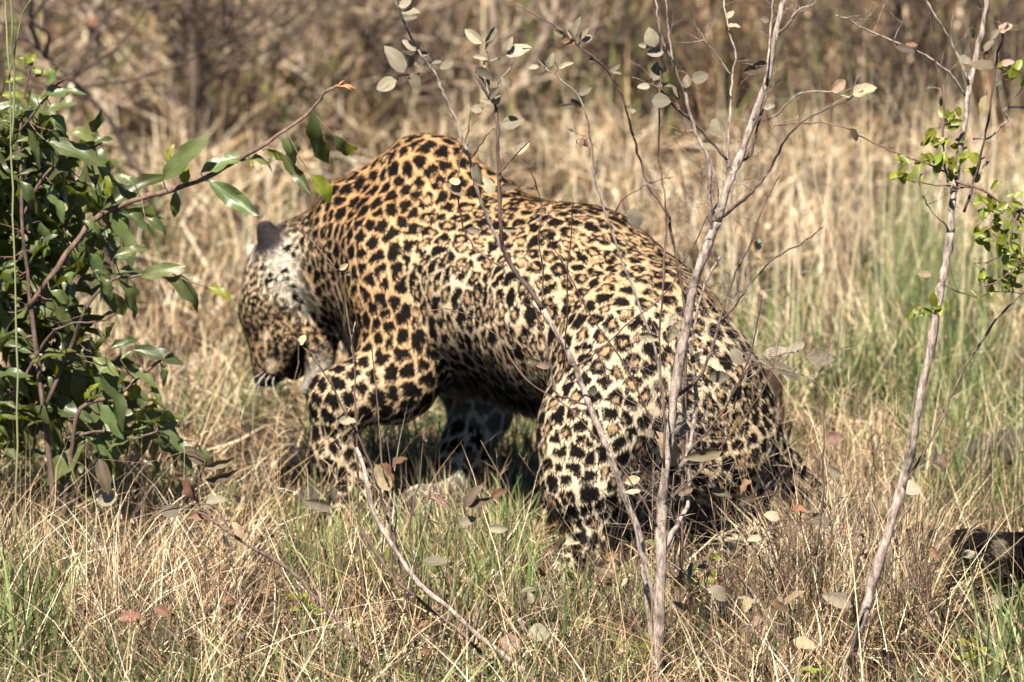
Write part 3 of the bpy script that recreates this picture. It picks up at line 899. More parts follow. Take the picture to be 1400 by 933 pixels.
LM = {
    'green': leaf_material('waxy_green_leaf', (.058, .080, .028), (.075, .10, .028), .16, (.28, .32, .012), .40, .4, vein=.12),
    'lime': leaf_material('young_green_leaf', (.125, .155, .018), (.14, .165, .02), .25, (.30, .34, .015), .45, .35),
    'grey': leaf_material('olive_grey_leaf', (.165, .15, .108), (.185, .17, .13), .08, (.3, .26, .12), .7, .2),
    'dark': leaf_material('dull_brown_leaf', (.075, .06, .04), (.12, .095, .065), .08, (.3, .2, .08), .7, .2),
    'brown': leaf_material('withered_leaf', (.135, .085, .05), (.16, .11, .07), .10, (.5, .25, .1), .75, .2, spots=.3),
    'pale': leaf_material('bleached_leaf', (.30, .245, .155), (.30, .25, .17), .10, (.6, .45, .2), .7, .2, spots=.3),
    'pink': leaf_material('pinkish_dead_leaf', (.19, .13, .10), (.20, .15, .12), .08, (.6, .3, .2), .7, .2, spots=.2),
}

def leaf_mesh(kind, seed, width, fold, curl, wave, oval, serr=0):
    rr = random.Random(seed)
    NV_, NU = 8, 4
    V = []
    ph = rr.uniform(0, 6)
    for j in range(NV_):
        t = j / (NV_ - 1)
        if oval:
            w = (math.sin(math.pi * t ** .8) ** .6) if 0 < t < 1 else 0.04
        else:
            w = (math.sin(math.pi * t ** .9) ** .85) if 0 < t < 1 else 0.03
        ang = curl * t
        # centreline curls downwards
        cy = math.sin(ang) / curl if abs(curl) > 1e-3 else t
        cz = -(1 - math.cos(ang)) / curl if abs(curl) > 1e-3 else 0
        for i in range(NU + 1):
            s = -1 + 2 * i / NU
            xx = s * w * width / 2 * (1 + (rr.uniform(-.12, .12) if serr and abs(s) == 1 else 0))
            zz = abs(s) * w * width / 2 * fold + (1.7 * wave * math.sin(ph + t * 13 + (1.5 if s > 0 else 0)) * abs(s) ** 2 * w)
            V.append((xx, cy - math.sin(ang) * 0 , cz + zz))
    F = []
    for j in range(NV_ - 1):
        for i in range(NU):
            a = j * (NU + 1) + i
            F.append((a, a + 1, a + NU + 2, a + NU + 1))
    me = np_mesh('leaf', V, np.array(F))
    me.materials.append(LM[kind])
    return me

LEAF = {}
for kd_, specs in {
    'green': [(.25, .45, .6, .05, 0), (.23, .6, 1.1, .07, 0), (.28, .35, .4, .045, 0), (.26, .7, -.5, .08, 0), (.30, .4, 1.4, .06, 0), (.21, .8, .8, .07, 0), (.27, .5, 1.8, .06, 0)],
    'lime': [(.55, .2, .3, .02, 1), (.6, .4, -.3, .03, 1), (.45, .5, .5, .02, 1), (.32, .5, .8, .06, 0)],
    'grey': [(.50, .25, .3, .012, 1), (.46, .45, .5, .02, 1), (.54, .15, -.3, .01, 1), (.42, .6, .2, .02, 1), (.62, .2, .4, .02, 1)],
    'dark': [(.40, .5, .3, .02, 1), (.34, .7, .6, .03, 1), (.44, .3, -.2, .02, 1)],
    'brown': [(.40, .8, .8, .05, 1), (.45, .5, 1.2, .06, 1), (.5, .3, .5, .05, 1)],
    'pale': [(.50, .3, .4, .03, 1), (.44, .5, .6, .04, 1), (.55, .2, -.3, .02, 1)],
    'pink': [(.6, .2, .4, .05, 1), (.5, .4, .6, .04, 1)],
}.items():
    LEAF[kd_] = [leaf_mesh(kd_, 100 + i * 7 + len(kd_), *s, serr=0) for i, s in enumerate(specs)]

def put_leaf(kind, base, tip, parent, wide=1.0, face=None, roll=None, name='leaf', variant=None):
    me = LEAF[kind][variant % len(LEAF[kind])] if variant is not None else random.choice(LEAF[kind])
    o = bpy.data.objects.new(name, me)
    COL.objects.link(o)
    d = Vector(tip) - Vector(base)
    Lg = max(d.length, 1e-4)
    d.normalize()
    nrm = Vector(face) if face is not None else Vector((random.uniform(-.7, .7), random.uniform(-1.0, .2), random.uniform(.1, 1.2)))
    xa = d.cross(nrm)
    if xa.length < 1e-3:
        xa = d.cross(Vector((1, 0, .3)))
    xa.normalize()
    za = xa.cross(d)
    if roll:
        q = Matrix.Rotation(roll, 3, d)
        xa = q @ xa; za = q @ za
    off = parent.matrix_basis.translation if parent is not None else Vector((0, 0, 0))
    M = Matrix(((xa.x * Lg * wide, d.x * Lg, za.x * Lg, base[0] - off.x),
                (xa.y * Lg * wide, d.y * Lg, za.y * Lg, base[1] - off.y),
                (xa.z * Lg * wide, d.z * Lg, za.z * Lg, base[2] - off.z),
                (0, 0, 0, 1)))
    if parent is not None:
        o.parent = parent
    o.matrix_basis = M
    return o

# ================================================================== woody plants
B_GREY = bark_mat('pale_grey_bark', (.035, .025, .022), (.33, .27, .235), 110, .35, 1.0)
B_DARK = bark_mat('dark_twig_bark', (.03, .02, .017), (.12, .085, .07), 120, .3)
B_RED = bark_mat('reddish_twig_bark', (.045, .027, .021), (.15, .098, .075), 120, .3)
B_TRUNK = bark_mat('pale_trunk_bark', (.15, .105, .075), (.36, .29, .22), 30, .3)
B_BLACK = bark_mat('blackish_trunk_bark', (.018, .013, .011), (.07, .05, .04), 30, .3)  # the dark trunks' own bark colour
B_LOG = bark_mat('weathered_log_wood', (.008, .006, .006), (.055, .045, .04), 38, .9, 1.0)

class Plant:
    """a woody plant digitised as branch lines; every line is a part, fine twigs and leaf stalks are joined parts"""
    def __init__(self, name, label, cat, base, group=None):
        self.root = thing(name, label, cat, base, group)
        self.o = Vector(base)
        self.lines = []          # (pixel x, pixel y, point)
        self.tw, self.tf = [], []
        self.st, self.sf = [], []
    def line(self, pts, w0, w1, Y0, Y1=None, material=None, name='branch', sides=6, jit=.012, raw=False, sub=4):
        """pts in photograph pixels, w in pixels of thickness"""
        Y1 = Y0 if Y1 is None else Y1
        n = len(pts)
        P, R = [], []
        for k, (px, py) in enumerate(pts):
            f = k / max(1, n - 1)
            Yk = Y0 + (Y1 - Y0) * f + (random.uniform(-jit, jit) if 0 < k < n - 1 else 0)
            P.append(at(px, py, Yk) - self.o)
            R.append((w0 + (w1 - w0) * f + .3) * .46 * Yk / FPX)
        me, pp = tube_mesh(name, P, R, sides, sub, lump=.42, wobble=.0016)
        ob = link(name, me, material or B_GREY, self.root)
        for q in pp:
            w = q + self.o
            self.lines.append((*proj(w), w))
        return ob
    def twigs_on(self, count, L0, L1, r=.0007, forks=2, region=None):
        ls = [l for l in self.lines if region is None or region(l[0], l[1])]
        if not ls:
            return
        for _ in range(count):
            l = random.choice(ls)
            d = Vector((random.uniform(-1, 1), random.uniform(-.6, .6), random.uniform(-.1, 1.1))).normalized()
            self._twig(l[2] - self.o, d, random.uniform(L0, L1), r, forks)
    def _twig(self, p, d, L, r, forks):
        n = 4
        pts = [p]
        for k in range(n):
            d = (d + Vector((random.uniform(-.3, .3), random.uniform(-.3, .3), random.uniform(-.25, .3)))).normalized()
            pts.append(pts[-1] + d * L / n)
        V, F = tube_data(pts, [r * (1 - .18 * k) for k in range(n + 1)], 4, len(self.tw))
        self.tw += V; self.tf += F
        self.lines.append((*proj(pts[-1] + self.o), pts[-1] + self.o))
        if forks:
            for _ in range(random.randint(1, forks + 1)):
                q = random.choice(pts[1:])
                self._twig(q, (d + Vector((random.uniform(-1, 1), random.uniform(-.7, .7), random.uniform(-.5, .8)))).normalized(), L * random.uniform(.35, .65), r * .7, forks - 1)
    def nearest(self, px, py):
        return min(self.lines, key=lambda l: (l[0] - px) ** 2 + (l[1] - py) ** 2)
    def leaf(self, px, py, Lp, ang, kind='grey', wide=None, variant=None):
        a = math.radians(ang)
        e = [(px - math.cos(a) * Lp / 2, py + math.sin(a) * Lp / 2), (px + math.cos(a) * Lp / 2, py - math.sin(a) * Lp / 2)]
        nb = self.nearest(px, py)
        e.sort(key=lambda q: (q[0] - nb[0]) ** 2 + (q[1] - nb[1]) ** 2)
        nb = self.nearest(*e[0])
        Yb = nb[2].y + random.uniform(-.012, .006)
        b_ = at(*e[0], Yb)
        t_ = at(*e[1], Yb + random.uniform(-.4, .4) * Lp / 700)
        f = Vector((random.uniform(-.5, .3), -1.0, random.uniform(.0, .9)))
        put_leaf(kind, b_, t_, self.root, wide or random.uniform(.85, 1.25), f, random.uniform(-.5, .5), variant=variant)
        if (b_ - nb[2]).length > .002:
            mid = (b_ + nb[2]) / 2 + Vector((0, 0, -.1 * (b_ - nb[2]).length))
            V, F = tube_data([nb[2] - self.o, mid - self.o, b_ - self.o], [.0009, .0007, .0006], 4, len(self.st))
            self.st += V; self.sf += F
    def done(self, tm=None):
        if self.tw:
            t = link('twigs', np_mesh('twigs', [tuple(v) for v in self.tw], np.array(self.tf)), tm or B_RED, self.root)
            t['kind'] = 'stuff'
        if self.st:
            t = link('leaf_stalks', np_mesh('leaf_stalks', [tuple(v) for v in self.st], np.array(self.sf)), B_RED, self.root)
            t['kind'] = 'stuff'

def proj(w):
    X, Yy, Zz = w[0], w[1], w[2] - CAM_H
    dep = Yy * CP - Zz * SP
    up = Yy * SP + Zz * CP
    return 700 + FPX * X / dep, 466.5 - FPX * up / dep

def c1(o, pts, s=2.917):
    return [(o[0] + u / s, o[1] + v / s) for u, v in pts]

# ---- the pale forked sapling in front of the rump
YA = 10.9
A_ = Plant('sapling', 'pale grey forked sapling with thin bare twigs in front of the leopard\'s rump', 'sapling', (gx(897, YA), YA, 0))
A_.line([(896, 975), (898, 925), (903, 780), (905, 700), (909, 660), (915, 600), (924, 523), (944, 420), (951, 382), (975, 317), (982, 303)], 17, 13, YA, YA, name='trunk', sides=9)
A_.line([(982, 303), (995, 254), (1012, 212), (1033, 154), (1050, 103), (1057, 62), (1069, 10), (1076, -30)], 13, 7, YA, YA + .05, name='trunk', sides=8)
A_.line([(975, 317), (971, 300), (970, 247), (968, 216), (951, 182), (937, 130), (920, 86), (906, 55), (899, 20), (896, -20)], 7, 3, YA, YA - .1)
A_.line([(994, 219), (965, 185), (940, 161), (920, 144), (899, 120), (864, 106)], 5, 2.5, YA, YA - .12, B_DARK)
A_.line([(992, 256), (999, 236), (995, 209), (999, 137), (1002, 99), (1006, 74), (994, 34), (988, -15)], 4.5, 2.5, YA, YA + .08)
A_.line([(1000, 103), (985, 82), (970, 64), (961, 55)], 2.5, 1.5, YA, YA - .03)
A_.line([(1030, 165), (1040, 130), (1047, 103), (1054, 34), (1059, -10)], 4, 2.5, YA, YA + .03)
A_.line([(1063, 48), (1078, 32), (1088, 12), (1092, -15)], 5, 3, YA + .03, YA + .08, B_DARK)
A_.line([(1082, 26), (1090, 15), (1100, 9), (1112, 7)], 3, 1.5, YA + .05, YA + .06)
A_.line([(985, 298), (1009, 278), (1033, 257), (1057, 223), (1071, 195), (1088, 175), (1112, 158), (1160, 135), (1180, 124)], 5, 2, YA, YA - .15, B_DARK)
A_.line([(1162, 134), (1140, 127), (1105, 125), (1085, 134), (1060, 158), (1043, 166)], 2.2, 2.2, YA - .14, YA)
A_.line([(1000, 233), (1010, 223), (1026, 212), (1033, 185), (1040, 158), (1048, 130)], 4, 2.5, YA, YA + .06, B_DARK)
A_.line([(920, 545), (954, 519), (972, 480), (985, 437), (995, 399), (1010, 365), (1023, 341), (1040, 291), (1057, 254), (1066, 240)], 5, 2, YA + .05, YA + .1, B_DARK)
A_.line([(985, 440), (1002, 423), (1023, 392), (1057, 355), (1102, 329), (1122, 312)], 3, 1.6, YA + .07, YA, B_DARK)
A_.line([(925, 640), (940, 622), (951, 560), (950, 523), (946, 470), (960, 400), (985, 350)], 8, 3, YA + .04, YA + .14, B_GREY)
A_.line([(903, 760), (925, 720), (942, 680), (940, 622), (936, 560), (928, 480)], 8, 3.5, YA, YA + .1, B_GREY)
A_.line([(971, 300), (982, 270), (978, 240), (968, 214)], 3, 2, YA, YA)
A_.line([(908, 640), (908, 560), (902, 480), (905, 400), (911, 319), (909, 274), (902, 223), (902, 147), (904, 70), (900, 0), (898, -20)], 3.5, 2, YA - .05, YA - .15, B_RED)
A_.line([(921, 86), (914, 40), (912, 10), (910, -20)], 3, 2, YA - .1, YA - .1)
A_.line([(903, 850), (880, 770), (862, 700), (846, 655), (836, 620)], 7, 5, YA, YA - .05, B_GREY)
A_.line([(900, 600), (860, 510), (800, 420), (770, 360), (742, 320)], 3, 1.5, YA - .02, YA - .2, B_RED)
A_.line([(940, 622), (990, 560), (1020, 500), (1035, 440), (1042, 400)], 3, 1.5, YA + .04, YA - .1, B_RED)
A_.line([(907, 690), (960, 640), (1010, 580), (1050, 520), (1070, 450)], 3, 1.2, YA, YA - .1, B_RED)
A_.line([(905, 730), (850, 640), (780, 560), (720, 520), (677, 458), (620, 424), (584, 427)], 3.2, 1.4, YA, YA - .1, B_RED)
A_.line([(1003, 560), (1020, 508), (1045, 492), (1075, 484), (1100, 478)], 2.4, 1.3, YA + .05, YA - .05, B_DARK)
A_.line([(1116, 760), (1124, 690), (1126, 610), (1124, 545), (1108, 520), (1080, 508), (1048, 503)], 3, 1.4, YA, YA - .04, B_DARK)
A_.twigs_on(210, .03, .13, .0005, 2, lambda x, y: 850 < x < 1110 and 250 < y < 740)
A_.twigs_on(110, .02, .07, .0006, 1, lambda x, y: y < 260)
# ---- the stem with the oval leaves in front of the back
YB = 11.05
B_ = Plant('sapling', 'slanting stem with many oval grey leaves crossing the leopard\'s back', 'sapling', (gx(897, YB), YB, 0))
B_.line([(893, 900), (884, 800), (876, 739), (845, 653), (831, 615), (807, 557), (790, 512), (776, 482), (742, 423)], 10, 9, YB - .05, YB, name='trunk', sides=8)
B_.line([(742, 423), (711, 379), (690, 345), (684, 307), (682, 238), (681, 192), (678, 147), (666, 130), (650, 103)], 9, 3, YB, YB - .05, B_DARK)
B_.line([(690, 345), (672, 310), (655, 267), (638, 206), (624, 165), (607, 130), (597, 106), (576, 75), (559, 45), (545, 12), (533, -20)], 6, 3, YB, YB - .12)
B_.line([(688, 366), (666, 352), (648, 338), (636, 317), (628, 283), (627, 250), (628, 223), (640, 180), (644, 150)], 3, 2, YB, YB - .06, B_RED)
B_.line([(672, 140), (680, 115), (692, 100), (700, 88)], 2.2, 1.5, YB - .05, YB - .08)
B_.line([(668, 132), (664, 110), (662, 90), (668, 60), (674, 45)], 2.5, 1.5, YB - .05, YB - .02)
B_.line([(596, 104), (580, 100), (562, 101), (545, 104)], 2.2, 1.5, YB - .12, YB - .15, B_DARK)
B_.line([(682, 240), (700, 218), (716, 200), (725, 192)], 2.5, 1.5, YB - .04, YB - .1, B_RED)
B_.line([(640, 225), (655, 200), (668, 182), (681, 172)], 2.5, 1.5, YB, YB - .04, B_RED)
B_.line([(740, 420), (743, 380), (736, 330), (740, 280), (728, 240), (712, 220)], 2.6, 1.3, YB, YB - .1, B_RED)
B_.line([(807, 557), (780, 545), (760, 538), (752, 500), (742, 455), (725, 410)], 3.5, 2, YB, YB - .03, B_DARK)
B_.line([(745, 424), (770, 470), (785, 500), (830, 470), (862, 440), (910, 400), (950, 330), (970, 290)], 2.5, 1.5, YB, YB - .2, B_RED)
B_.line([(770, 505), (775, 440), (776, 380), (782, 310), (783, 270)], 2.5, 1.5, YB, YB - .2, B_RED)
B_.twigs_on(60, .02, .06, .0006, 1)
# ---- two arching shoots behind
YC = 11.2
C_ = Plant('arching_shoot', 'thin arching shoot with small oval leaves rising right of the leaning stem', 'shoot', (gx(925, YC), YC, 0))
C_.line([(930, 800), (935, 600), (935, 420), (918, 320), (912, 291), (888, 257), (875, 219), (863, 178), (854, 141), (837, 106), (816, 82), (782, 55), (755, 34), (703, 5)], 5, 2, YC, YC - .3, B_RED, 'stem')
C_.line([(780, 54), (775, 40), (772, 28)], 2, 1, YC - .25, YC - .25)
C_.twigs_on(6, .02, .04, .0006, 0)
D_ = Plant('arching_shoot', 'slender whitish shoot carrying a pink insect and small leaves above the back', 'shoot', (gx(890, YC - .1), YC - .1, 0))
D_.line([(905, 820), (912, 640), (900, 500), (870, 410), (837, 319), (816, 254), (808, 199), (803, 165), (789, 130), (768, 110), (744, 92)], 5, 2, YC - .1, YC - .25, B_GREY, 'stem')
D_.line([(837, 300), (850, 275), (880, 255), (905, 245), (920, 242)], 2, 1, YC - .1, YC - .2, B_RED)
D_.twigs_on(4, .02, .04, .0006, 0)
# ---- right sapling
YE = 10.95
E_ = Plant('sapling', 'grey sapling at right with bright young green leaf tufts', 'sapling', (gx(1148, YE), YE, 0))
E_.line([(1146, 965), (1153, 933), (1177, 853), (1194, 795), (1211, 740), (1228, 682), (1242, 630), (1249, 608), (1259, 540), (1273, 471), (1283, 410), (1292, 362), (1300, 317)], 16, 12, YE, YE, name='trunk', sides=9)
E_.line([(1300, 317), (1300, 290), (1307, 240), (1318, 171), (1328, 106), (1342, 45), (1350, 0), (1355, -30)], 12, 7, YE, YE + .06, name='trunk', sides=8)
E_.line([(1320, 132), (1297, 99), (1252, 70), (1194, 45), (1160, 28), (1143, 21)], 4, 2, YE + .03, YE - .1)
E_.line([(1324, 112), (1304, 65), (1280, 24), (1258, -10)], 4, 2.5, YE + .03, YE)
E_.line([(1318, 290), (1331, 250), (1345, 192), (1355, 137), (1362, 82), (1372, 48), (1378, 30)], 4.5, 2.5, YE, YE - .1, B_DARK)
E_.line([(1306, 245), (1318, 252), (1342, 260), (1376, 281), (1410, 293), (1440, 300)], 5, 3, YE, YE - .05, B_RED)
E_.line([(1328, 257), (1305, 256), (1280, 254), (1250, 248), (1225, 243)], 3, 1.5, YE, YE - .06, B_RED)
E_.line([(1300, 246), (1287, 233), (1246, 216), (1208, 202), (1180, 188), (1156, 175), (1120, 168), (1070, 170), (1053, 177)], 3.5, 1.4, YE, YE - .1, B_RED)
E_.line([(1296, 250), (1290, 206), (1290, 137), (1280, 89), (1273, 34), (1262, -15)], 3, 2, YE, YE - .05, B_DARK)
E_.line([(1300, 316), (1284, 300), (1268, 280), (1262, 268)], 3, 1.5, YE, YE - .03, B_DARK)
E_.line([(1236, 665), (1260, 625), (1290, 570), (1310, 520), (1360, 440), (1400, 400), (1430, 380)], 4, 2.5, YE, YE + .2, B_DARK)
E_.line([(1290, 390), (1330, 405), (1370, 398), (1400, 402)], 2, 1.2, YE, YE + .1, B_RED)
E_.line([(1330, 190), (1352, 188), (1372, 170), (1378, 165), (1372, 150), (1400, 146), (1430, 150)], 3, 2, YE, YE, B_GREY)
E_.line([(1160, 910), (1172, 850), (1165, 820), (1172, 770), (1185, 745)], 5, 2.5, YE - .02, YE - .1, B_DARK)
E_.twigs_on(100, .02, .08, .0006, 1)

def tuft(pl, px, py, n=7, s=17):
    for _ in range(n):
        pl.leaf(px + random.gauss(0, 8), py + random.gauss(0, 8), random.uniform(.7, 1.25) * s, random.uniform(0, 360), 'lime', random.uniform(.8, 1.1), variant=random.randint(0, 2))
for px, py in [(1297, 158), (1300, 166), (1276, 195), (1270, 205), (1290, 213), (1297, 226), (1300, 232), (1331, 219), (1335, 236), (1232, 230), (1249, 236), (1314, 202), (1352, 278), (1345, 276), (1381, 274), (1396, 291), (1390, 300), (1345, 317), (1369, 313), (1378, 320), (1362, 334), (1393, 345), (1386, 360), (1395, 352), (1383, 382), (1369, 374), (1345, 389), (1276, 418), (1256, 430), (1379, 100), (1396, 99)]:
    tuft(E_, px, py, 5)
# the twig that bears the lower right tufts
E_.line([(1392, 292), (1380, 330), (1392, 360), (1372, 380), (1345, 392)], 2.5, 1.5, YE - .05, YE - .02, B_RED)

# leaves read off the photograph: u, v, length, angle, kind
def leaves(o, rows, plants, s=2.917):
    for row in rows:
        u, v, L_, an = row[:4]
        kd2 = row[4] if len(row) > 4 else 'grey'
        wd2 = row[5] if len(row) > 5 else None
        px, py = o[0] + u / s, o[1] + v / s
        best = min(plants, key=lambda p: (lambda l: (l[0] - px) ** 2 + (l[1] - py) ** 2)(p.nearest(px, py)))
        best.leaf(px, py, L_ / s, an, kd2, wd2)
UP = [A_, B_, C_, D_]
leaves((460, 0), [(275, 15, 60, 20), (295, 45, 70, 10), (292, 72, 60, 10), (235, 235, 130, -60), (285, 240, 80, -60), (197, 338, 90, 20, 'grey', 1.3), (313, 328, 75, -70, 'grey', 1.2), (320, 270, 80, -80, 'dark'), (290, 180, 70, -40), (400, 248, 40, 0), (370, 240, 40, -80), (440, 262, 60, 30), (350, 215, 50, 10),
    (545, 145, 90, -40), (615, 140, 80, 60), (620, 165, 85, 50, 'dark'), (690, 175, 60, 70), (725, 200, 105, 25), (575, 230, 60, -10), (632, 238, 50, 15), (590, 290, 80, -30), (590, 330, 90, -70), (675, 330, 60, -45), (630, 370, 60, 50), (595, 405, 50, -20), (640, 400, 40, 60), (560, 435, 50, 0), (705, 490, 95, 10),
    (740, 590, 80, 40), (690, 610, 40, -80), (785, 648, 40, 60, 'dark'), (740, 715, 40, 60), (470, 755, 90, -25, 'pale'), (470, 725, 50, 0, 'pale'), (565, 700, 90, -80), (605, 740, 80, -60), (610, 768, 60, 0, 'dark'), (690, 745, 70, 0, 'dark'), (760, 750, 60, -20, 'dark'), (845, 835, 50, 50, 'pale'), (550, 920, 60, -10), (690, 915, 60, 0),
    (960, 105, 80, 75), (990, 135, 60, 55), (1000, 152, 50, 30), (890, 135, 60, -20), (925, 165, 60, 0, 'brown'), (855, 240, 60, 75), (885, 250, 55, 85), (915, 262, 65, 25), (785, 268, 45, 0), (820, 250, 40, -40), (1030, 238, 55, 0, 'dark'), (990, 362, 60, 30), (955, 410, 55, -40, 'dark'), (915, 425, 60, 5, 'dark'), (935, 520, 25, -20, 'dark'), (960, 570, 25, 90, 'dark'),
    (1110, 270, 50, 30), (1120, 292, 40, 0), (1165, 430, 30, 80, 'pale'), (1180, 443, 30, 10), (1205, 540, 40, 20), (1255, 150, 80, -70, 'grey', 1.2), (1225, 182, 55, -15), (1270, 210, 70, 0), (1300, 260, 80, -60, 'dark'), (1280, 280, 90, 70), (1310, 340, 70, 10, 'dark'), (1355, 365, 60, -60, 'dark'), (1225, 345, 50, 0), (1295, 402, 75, 0), (1190, 875, 90, 90, 'grey'), (1255, 730, 25, 0, 'dark')], UP)
leaves((920, 0), [(228, 58, 40, 40, 'pale'), (243, 102, 50, 10, 'pale'), (55, 325, 55, 80), (110, 308, 75, 20), (15, 370, 50, -80, 'dark'), (330, 272, 100, 25, 'dark'), (378, 328, 40, 80, 'dark'), (395, 340, 40, 90), (165, 510, 80, 70, 'grey', 1.3), (385, 425, 50, 20), (495, 370, 45, -30), (365, 78, 40, -10), (665, 340, 80, 35, 'pale', 1.3), (760, 358, 95, 25, 'pale'), (290, 715, 45, 0, 'brown')], [A_])
leaves((920, 0), [(950, 180, 50, 20, 'brown'), (925, 197, 80, -15, 'dark'), (725, 540, 60, -60, 'dark'), (1195, 135, 50, -60), (1280, 140, 60, 40), (1260, 180, 60, 60), (1165, 240, 55, -30), (1235, 265, 100, 0, 'dark'), (1325, 110, 60, 30, 'pink'), (1335, 250, 50, 20, 'pink'), (1240, 425, 90, 80, 'pale'), (1245, 660, 45, 40, 'dark'), (1250, 215, 50, 60, 'brown')], [E_])
leaves((920, 300), [(260, 300, 60, 20, 'dark'), (340, 105, 60, 80), (590, 35, 25, 40, 'brown'), (415, 530, 110, 12), (500, 510, 60, 30), (590, 555, 110, -5), (450, 605, 140, -20, 'grey', .8), (255, 550, 80, -50), (185, 625, 80, 0), (0, 400, 60, 50, 'grey')], [A_])
leaves((920, 300), [(1000, 222, 60, 5, 'pale'), (640, 870, 80, -5, 'pink')], [E_])
leaves((660, 420), [(665, 120, 90, -10), (760, 100, 100, 60), (740, 565, 150, -70, 'pale', 1.2), (800, 480, 130, -60, 'grey', .9), (880, 590, 150, 12, 'dark', .8), (440, 330, 50, 70), (600, 690, 70, 20, 'pale'), (600, 740, 60, 10, 'pale'), (850, 200, 60, 50), (240, 235, 60, -10, 'dark'), (200, 215, 50, -20, 'dark'), (955, 742, 100, -3, 'dark'), (800, 735, 80, 15, 'dark'), (1040, 710, 70, 30, 'brown')], [A_, B_])
leaves((920, 613), [(395, 270, 60, -20), (325, 360, 55, 0, 'grey', 1.2), (185, 580, 90, -40), (295, 625, 65, 80, 'pale', 1.2), (330, 690, 55, 20, 'pink'), (290, 720, 60, 0, 'dark')], [A_])
leaves((920, 613), [(660, 605, 140, -15, 'grey', .7), (1075, 60, 80, 80, 'pink'), (770, 440, 60, 60, 'brown')], [E_])
for p in (A_, B_, C_, D_, E_):
    p.done(B_GREY if p in (A_, E_) else None)

# pink insect husk on the whitish shoot
m_pk, nt, b = mat('pink_husk', .5, .4); b.inputs['Base Color'].default_value = (.55, .36, .36, 1)
hp = at(799, 190, D_.nearest(808, 190)[2].y)
hk = thing('flower_husk', 'small pinkish papery husk hanging on the whitish shoot above the back', 'husk', hp)
for k in range(4):
    d_ = Vector((math.cos(k * 1.6) * .6, math.sin(k * 1.6) * .5, -.8)).normalized() * .017
    put_leaf('pink', hp, hp + d_, hk, 1.3, name='petal')

# ---- thin seedlings in front of the shoulder
YF = 11.4
F_ = Plant('seedling', 'thin bare reddish seedling stem standing before the leopard\'s shoulder', 'seedling', (gx(490, YF), YF, 0))
F_.line([(500, 860), (492, 720), (487, 592), (485, 503), (485, 489), (471, 410), (451, 358), (420, 325), (391, 300)], 3.6, 1.6, YF, YF - .1, B_RED, 'stem')
F_.line([(486, 500), (480, 470), (486, 440)], 2, 1, YF, YF)
F_.leaf(470, 365, 14, 30, 'pale'); F_.leaf(478, 375, 10, -40, 'pale'); F_.leaf(478, 440, 14, -70, 'dark'); F_.leaf(472, 575, 20, 0, 'grey')
F_.done()
G_ = Plant('seedling', 'dark leaning seedling stem with two tiny round leaves beside the muzzle', 'seedling', (gx(545, YF - .1), YF - .1, 0))
G_.line([(560, 850), (545, 760), (530, 710), (515, 660), (500, 620), (470, 560), (440, 505), (420, 480), (401, 460)], 5, 2, YF - .1, YF - .15, B_DARK, 'stem')
G_.line([(540, 745), (541, 700), (534, 640), (530, 600), (532, 590)], 2.5, 1.5, YF - .1, YF - .1, B_GREY)
G_.leaf(413, 465, 14, 60, 'pale', 1.5); G_.leaf(424, 486, 9, -40, 'pale', 1.4); G_.leaf(476, 576, 22, -5, 'grey', 1.1); G_.leaf(545, 628, 26, 50, 'brown'); G_.leaf(455, 677, 24, 80, 'grey'); G_.leaf(435, 690, 38, -12, 'grey')
G_.done()
H_ = Plant('dry_seed_stalk', 'upright brown stalk with a curled husk like a closed withered leaf', 'seed stalk', (gx(532, YF - .15), YF - .15, 0))
H_.line([(536, 800), (534, 720), (530, 680), (524, 640), (516, 560), (511, 500), (509, 470)], 3.6, 1.6, YF - .15, YF - .2, B_RED, 'stem')
for dx_, an_, k_ in ((0, -62, 'brown'), (-3, -66, 'pale'), (5, -58, 'brown'), (9, -70, 'dark')):
    H_.leaf(527 + dx_, 652, 44, an_, k_, .85)
H_.done()

# ---- fallen / leaning branches in the foreground
I_ = Plant('fallen_branch', 'long grey fallen branch slanting down right through the foreground grass', 'branch', (gx(650, 10.95), 10.95, 0))
I_.line([(487, 613), (500, 650), (511, 699), (539, 750), (573, 798), (614, 832), (672, 884), (734, 932), (780, 965)], 6, 9, 11.05, 10.85, B_GREY, 'stem', 7)
I_.line([(494, 726), (520, 765), (546, 798), (590, 835), (631, 867), (665, 900), (697, 932), (720, 960)], 5, 6, 11.02, 10.9, B_DARK)
I_.line([(573, 798), (560, 740), (565, 690), (575, 650), (580, 590)], 3, 1.5, 11.0, 11.0, B_DARK)
I_.leaf(606, 687, 38, -20, 'pink', .8); I_.leaf(645, 678, 36, 60, 'dark'); I_.leaf(657, 687, 38, 14, 'dark', .8); I_.leaf(683, 674, 30, 38, 'brown'); I_.leaf(640, 712, 24, 20, 'grey'); I_.leaf(682, 723, 26, -5, 'grey'); I_.leaf(597, 769, 38, -5, 'grey', .8)
I_.twigs_on(14, .03, .09, .0007, 1)
I_.done()
J_ = Plant('fallen_branch', 'dark leaning branch with drooping brown oval leaves, lower left', 'branch', (gx(440, 11.0), 11.0, 0))
J_.line([(270, 700), (288, 709), (329, 740), (394, 778), (429, 815), (459, 846), (476, 866), (522, 928), (550, 965)], 4, 8, 11.2, 10.9, B_DARK, 'stem', 7)
J_.line([(262, 760), (300, 800), (360, 850), (405, 900), (430, 940)], 2.5, 3.5, 11.05, 10.85, B_RED)
J_.line([(330, 742), (312, 722), (300, 700), (285, 690), (262, 690)], 2.5, 1.5, 11.15, 11.2, B_DARK)
J_.line([(288, 709), (272, 690), (273, 650), (280, 630), (262, 615)], 2.5, 1.5, 11.2, 11.2, B_DARK)
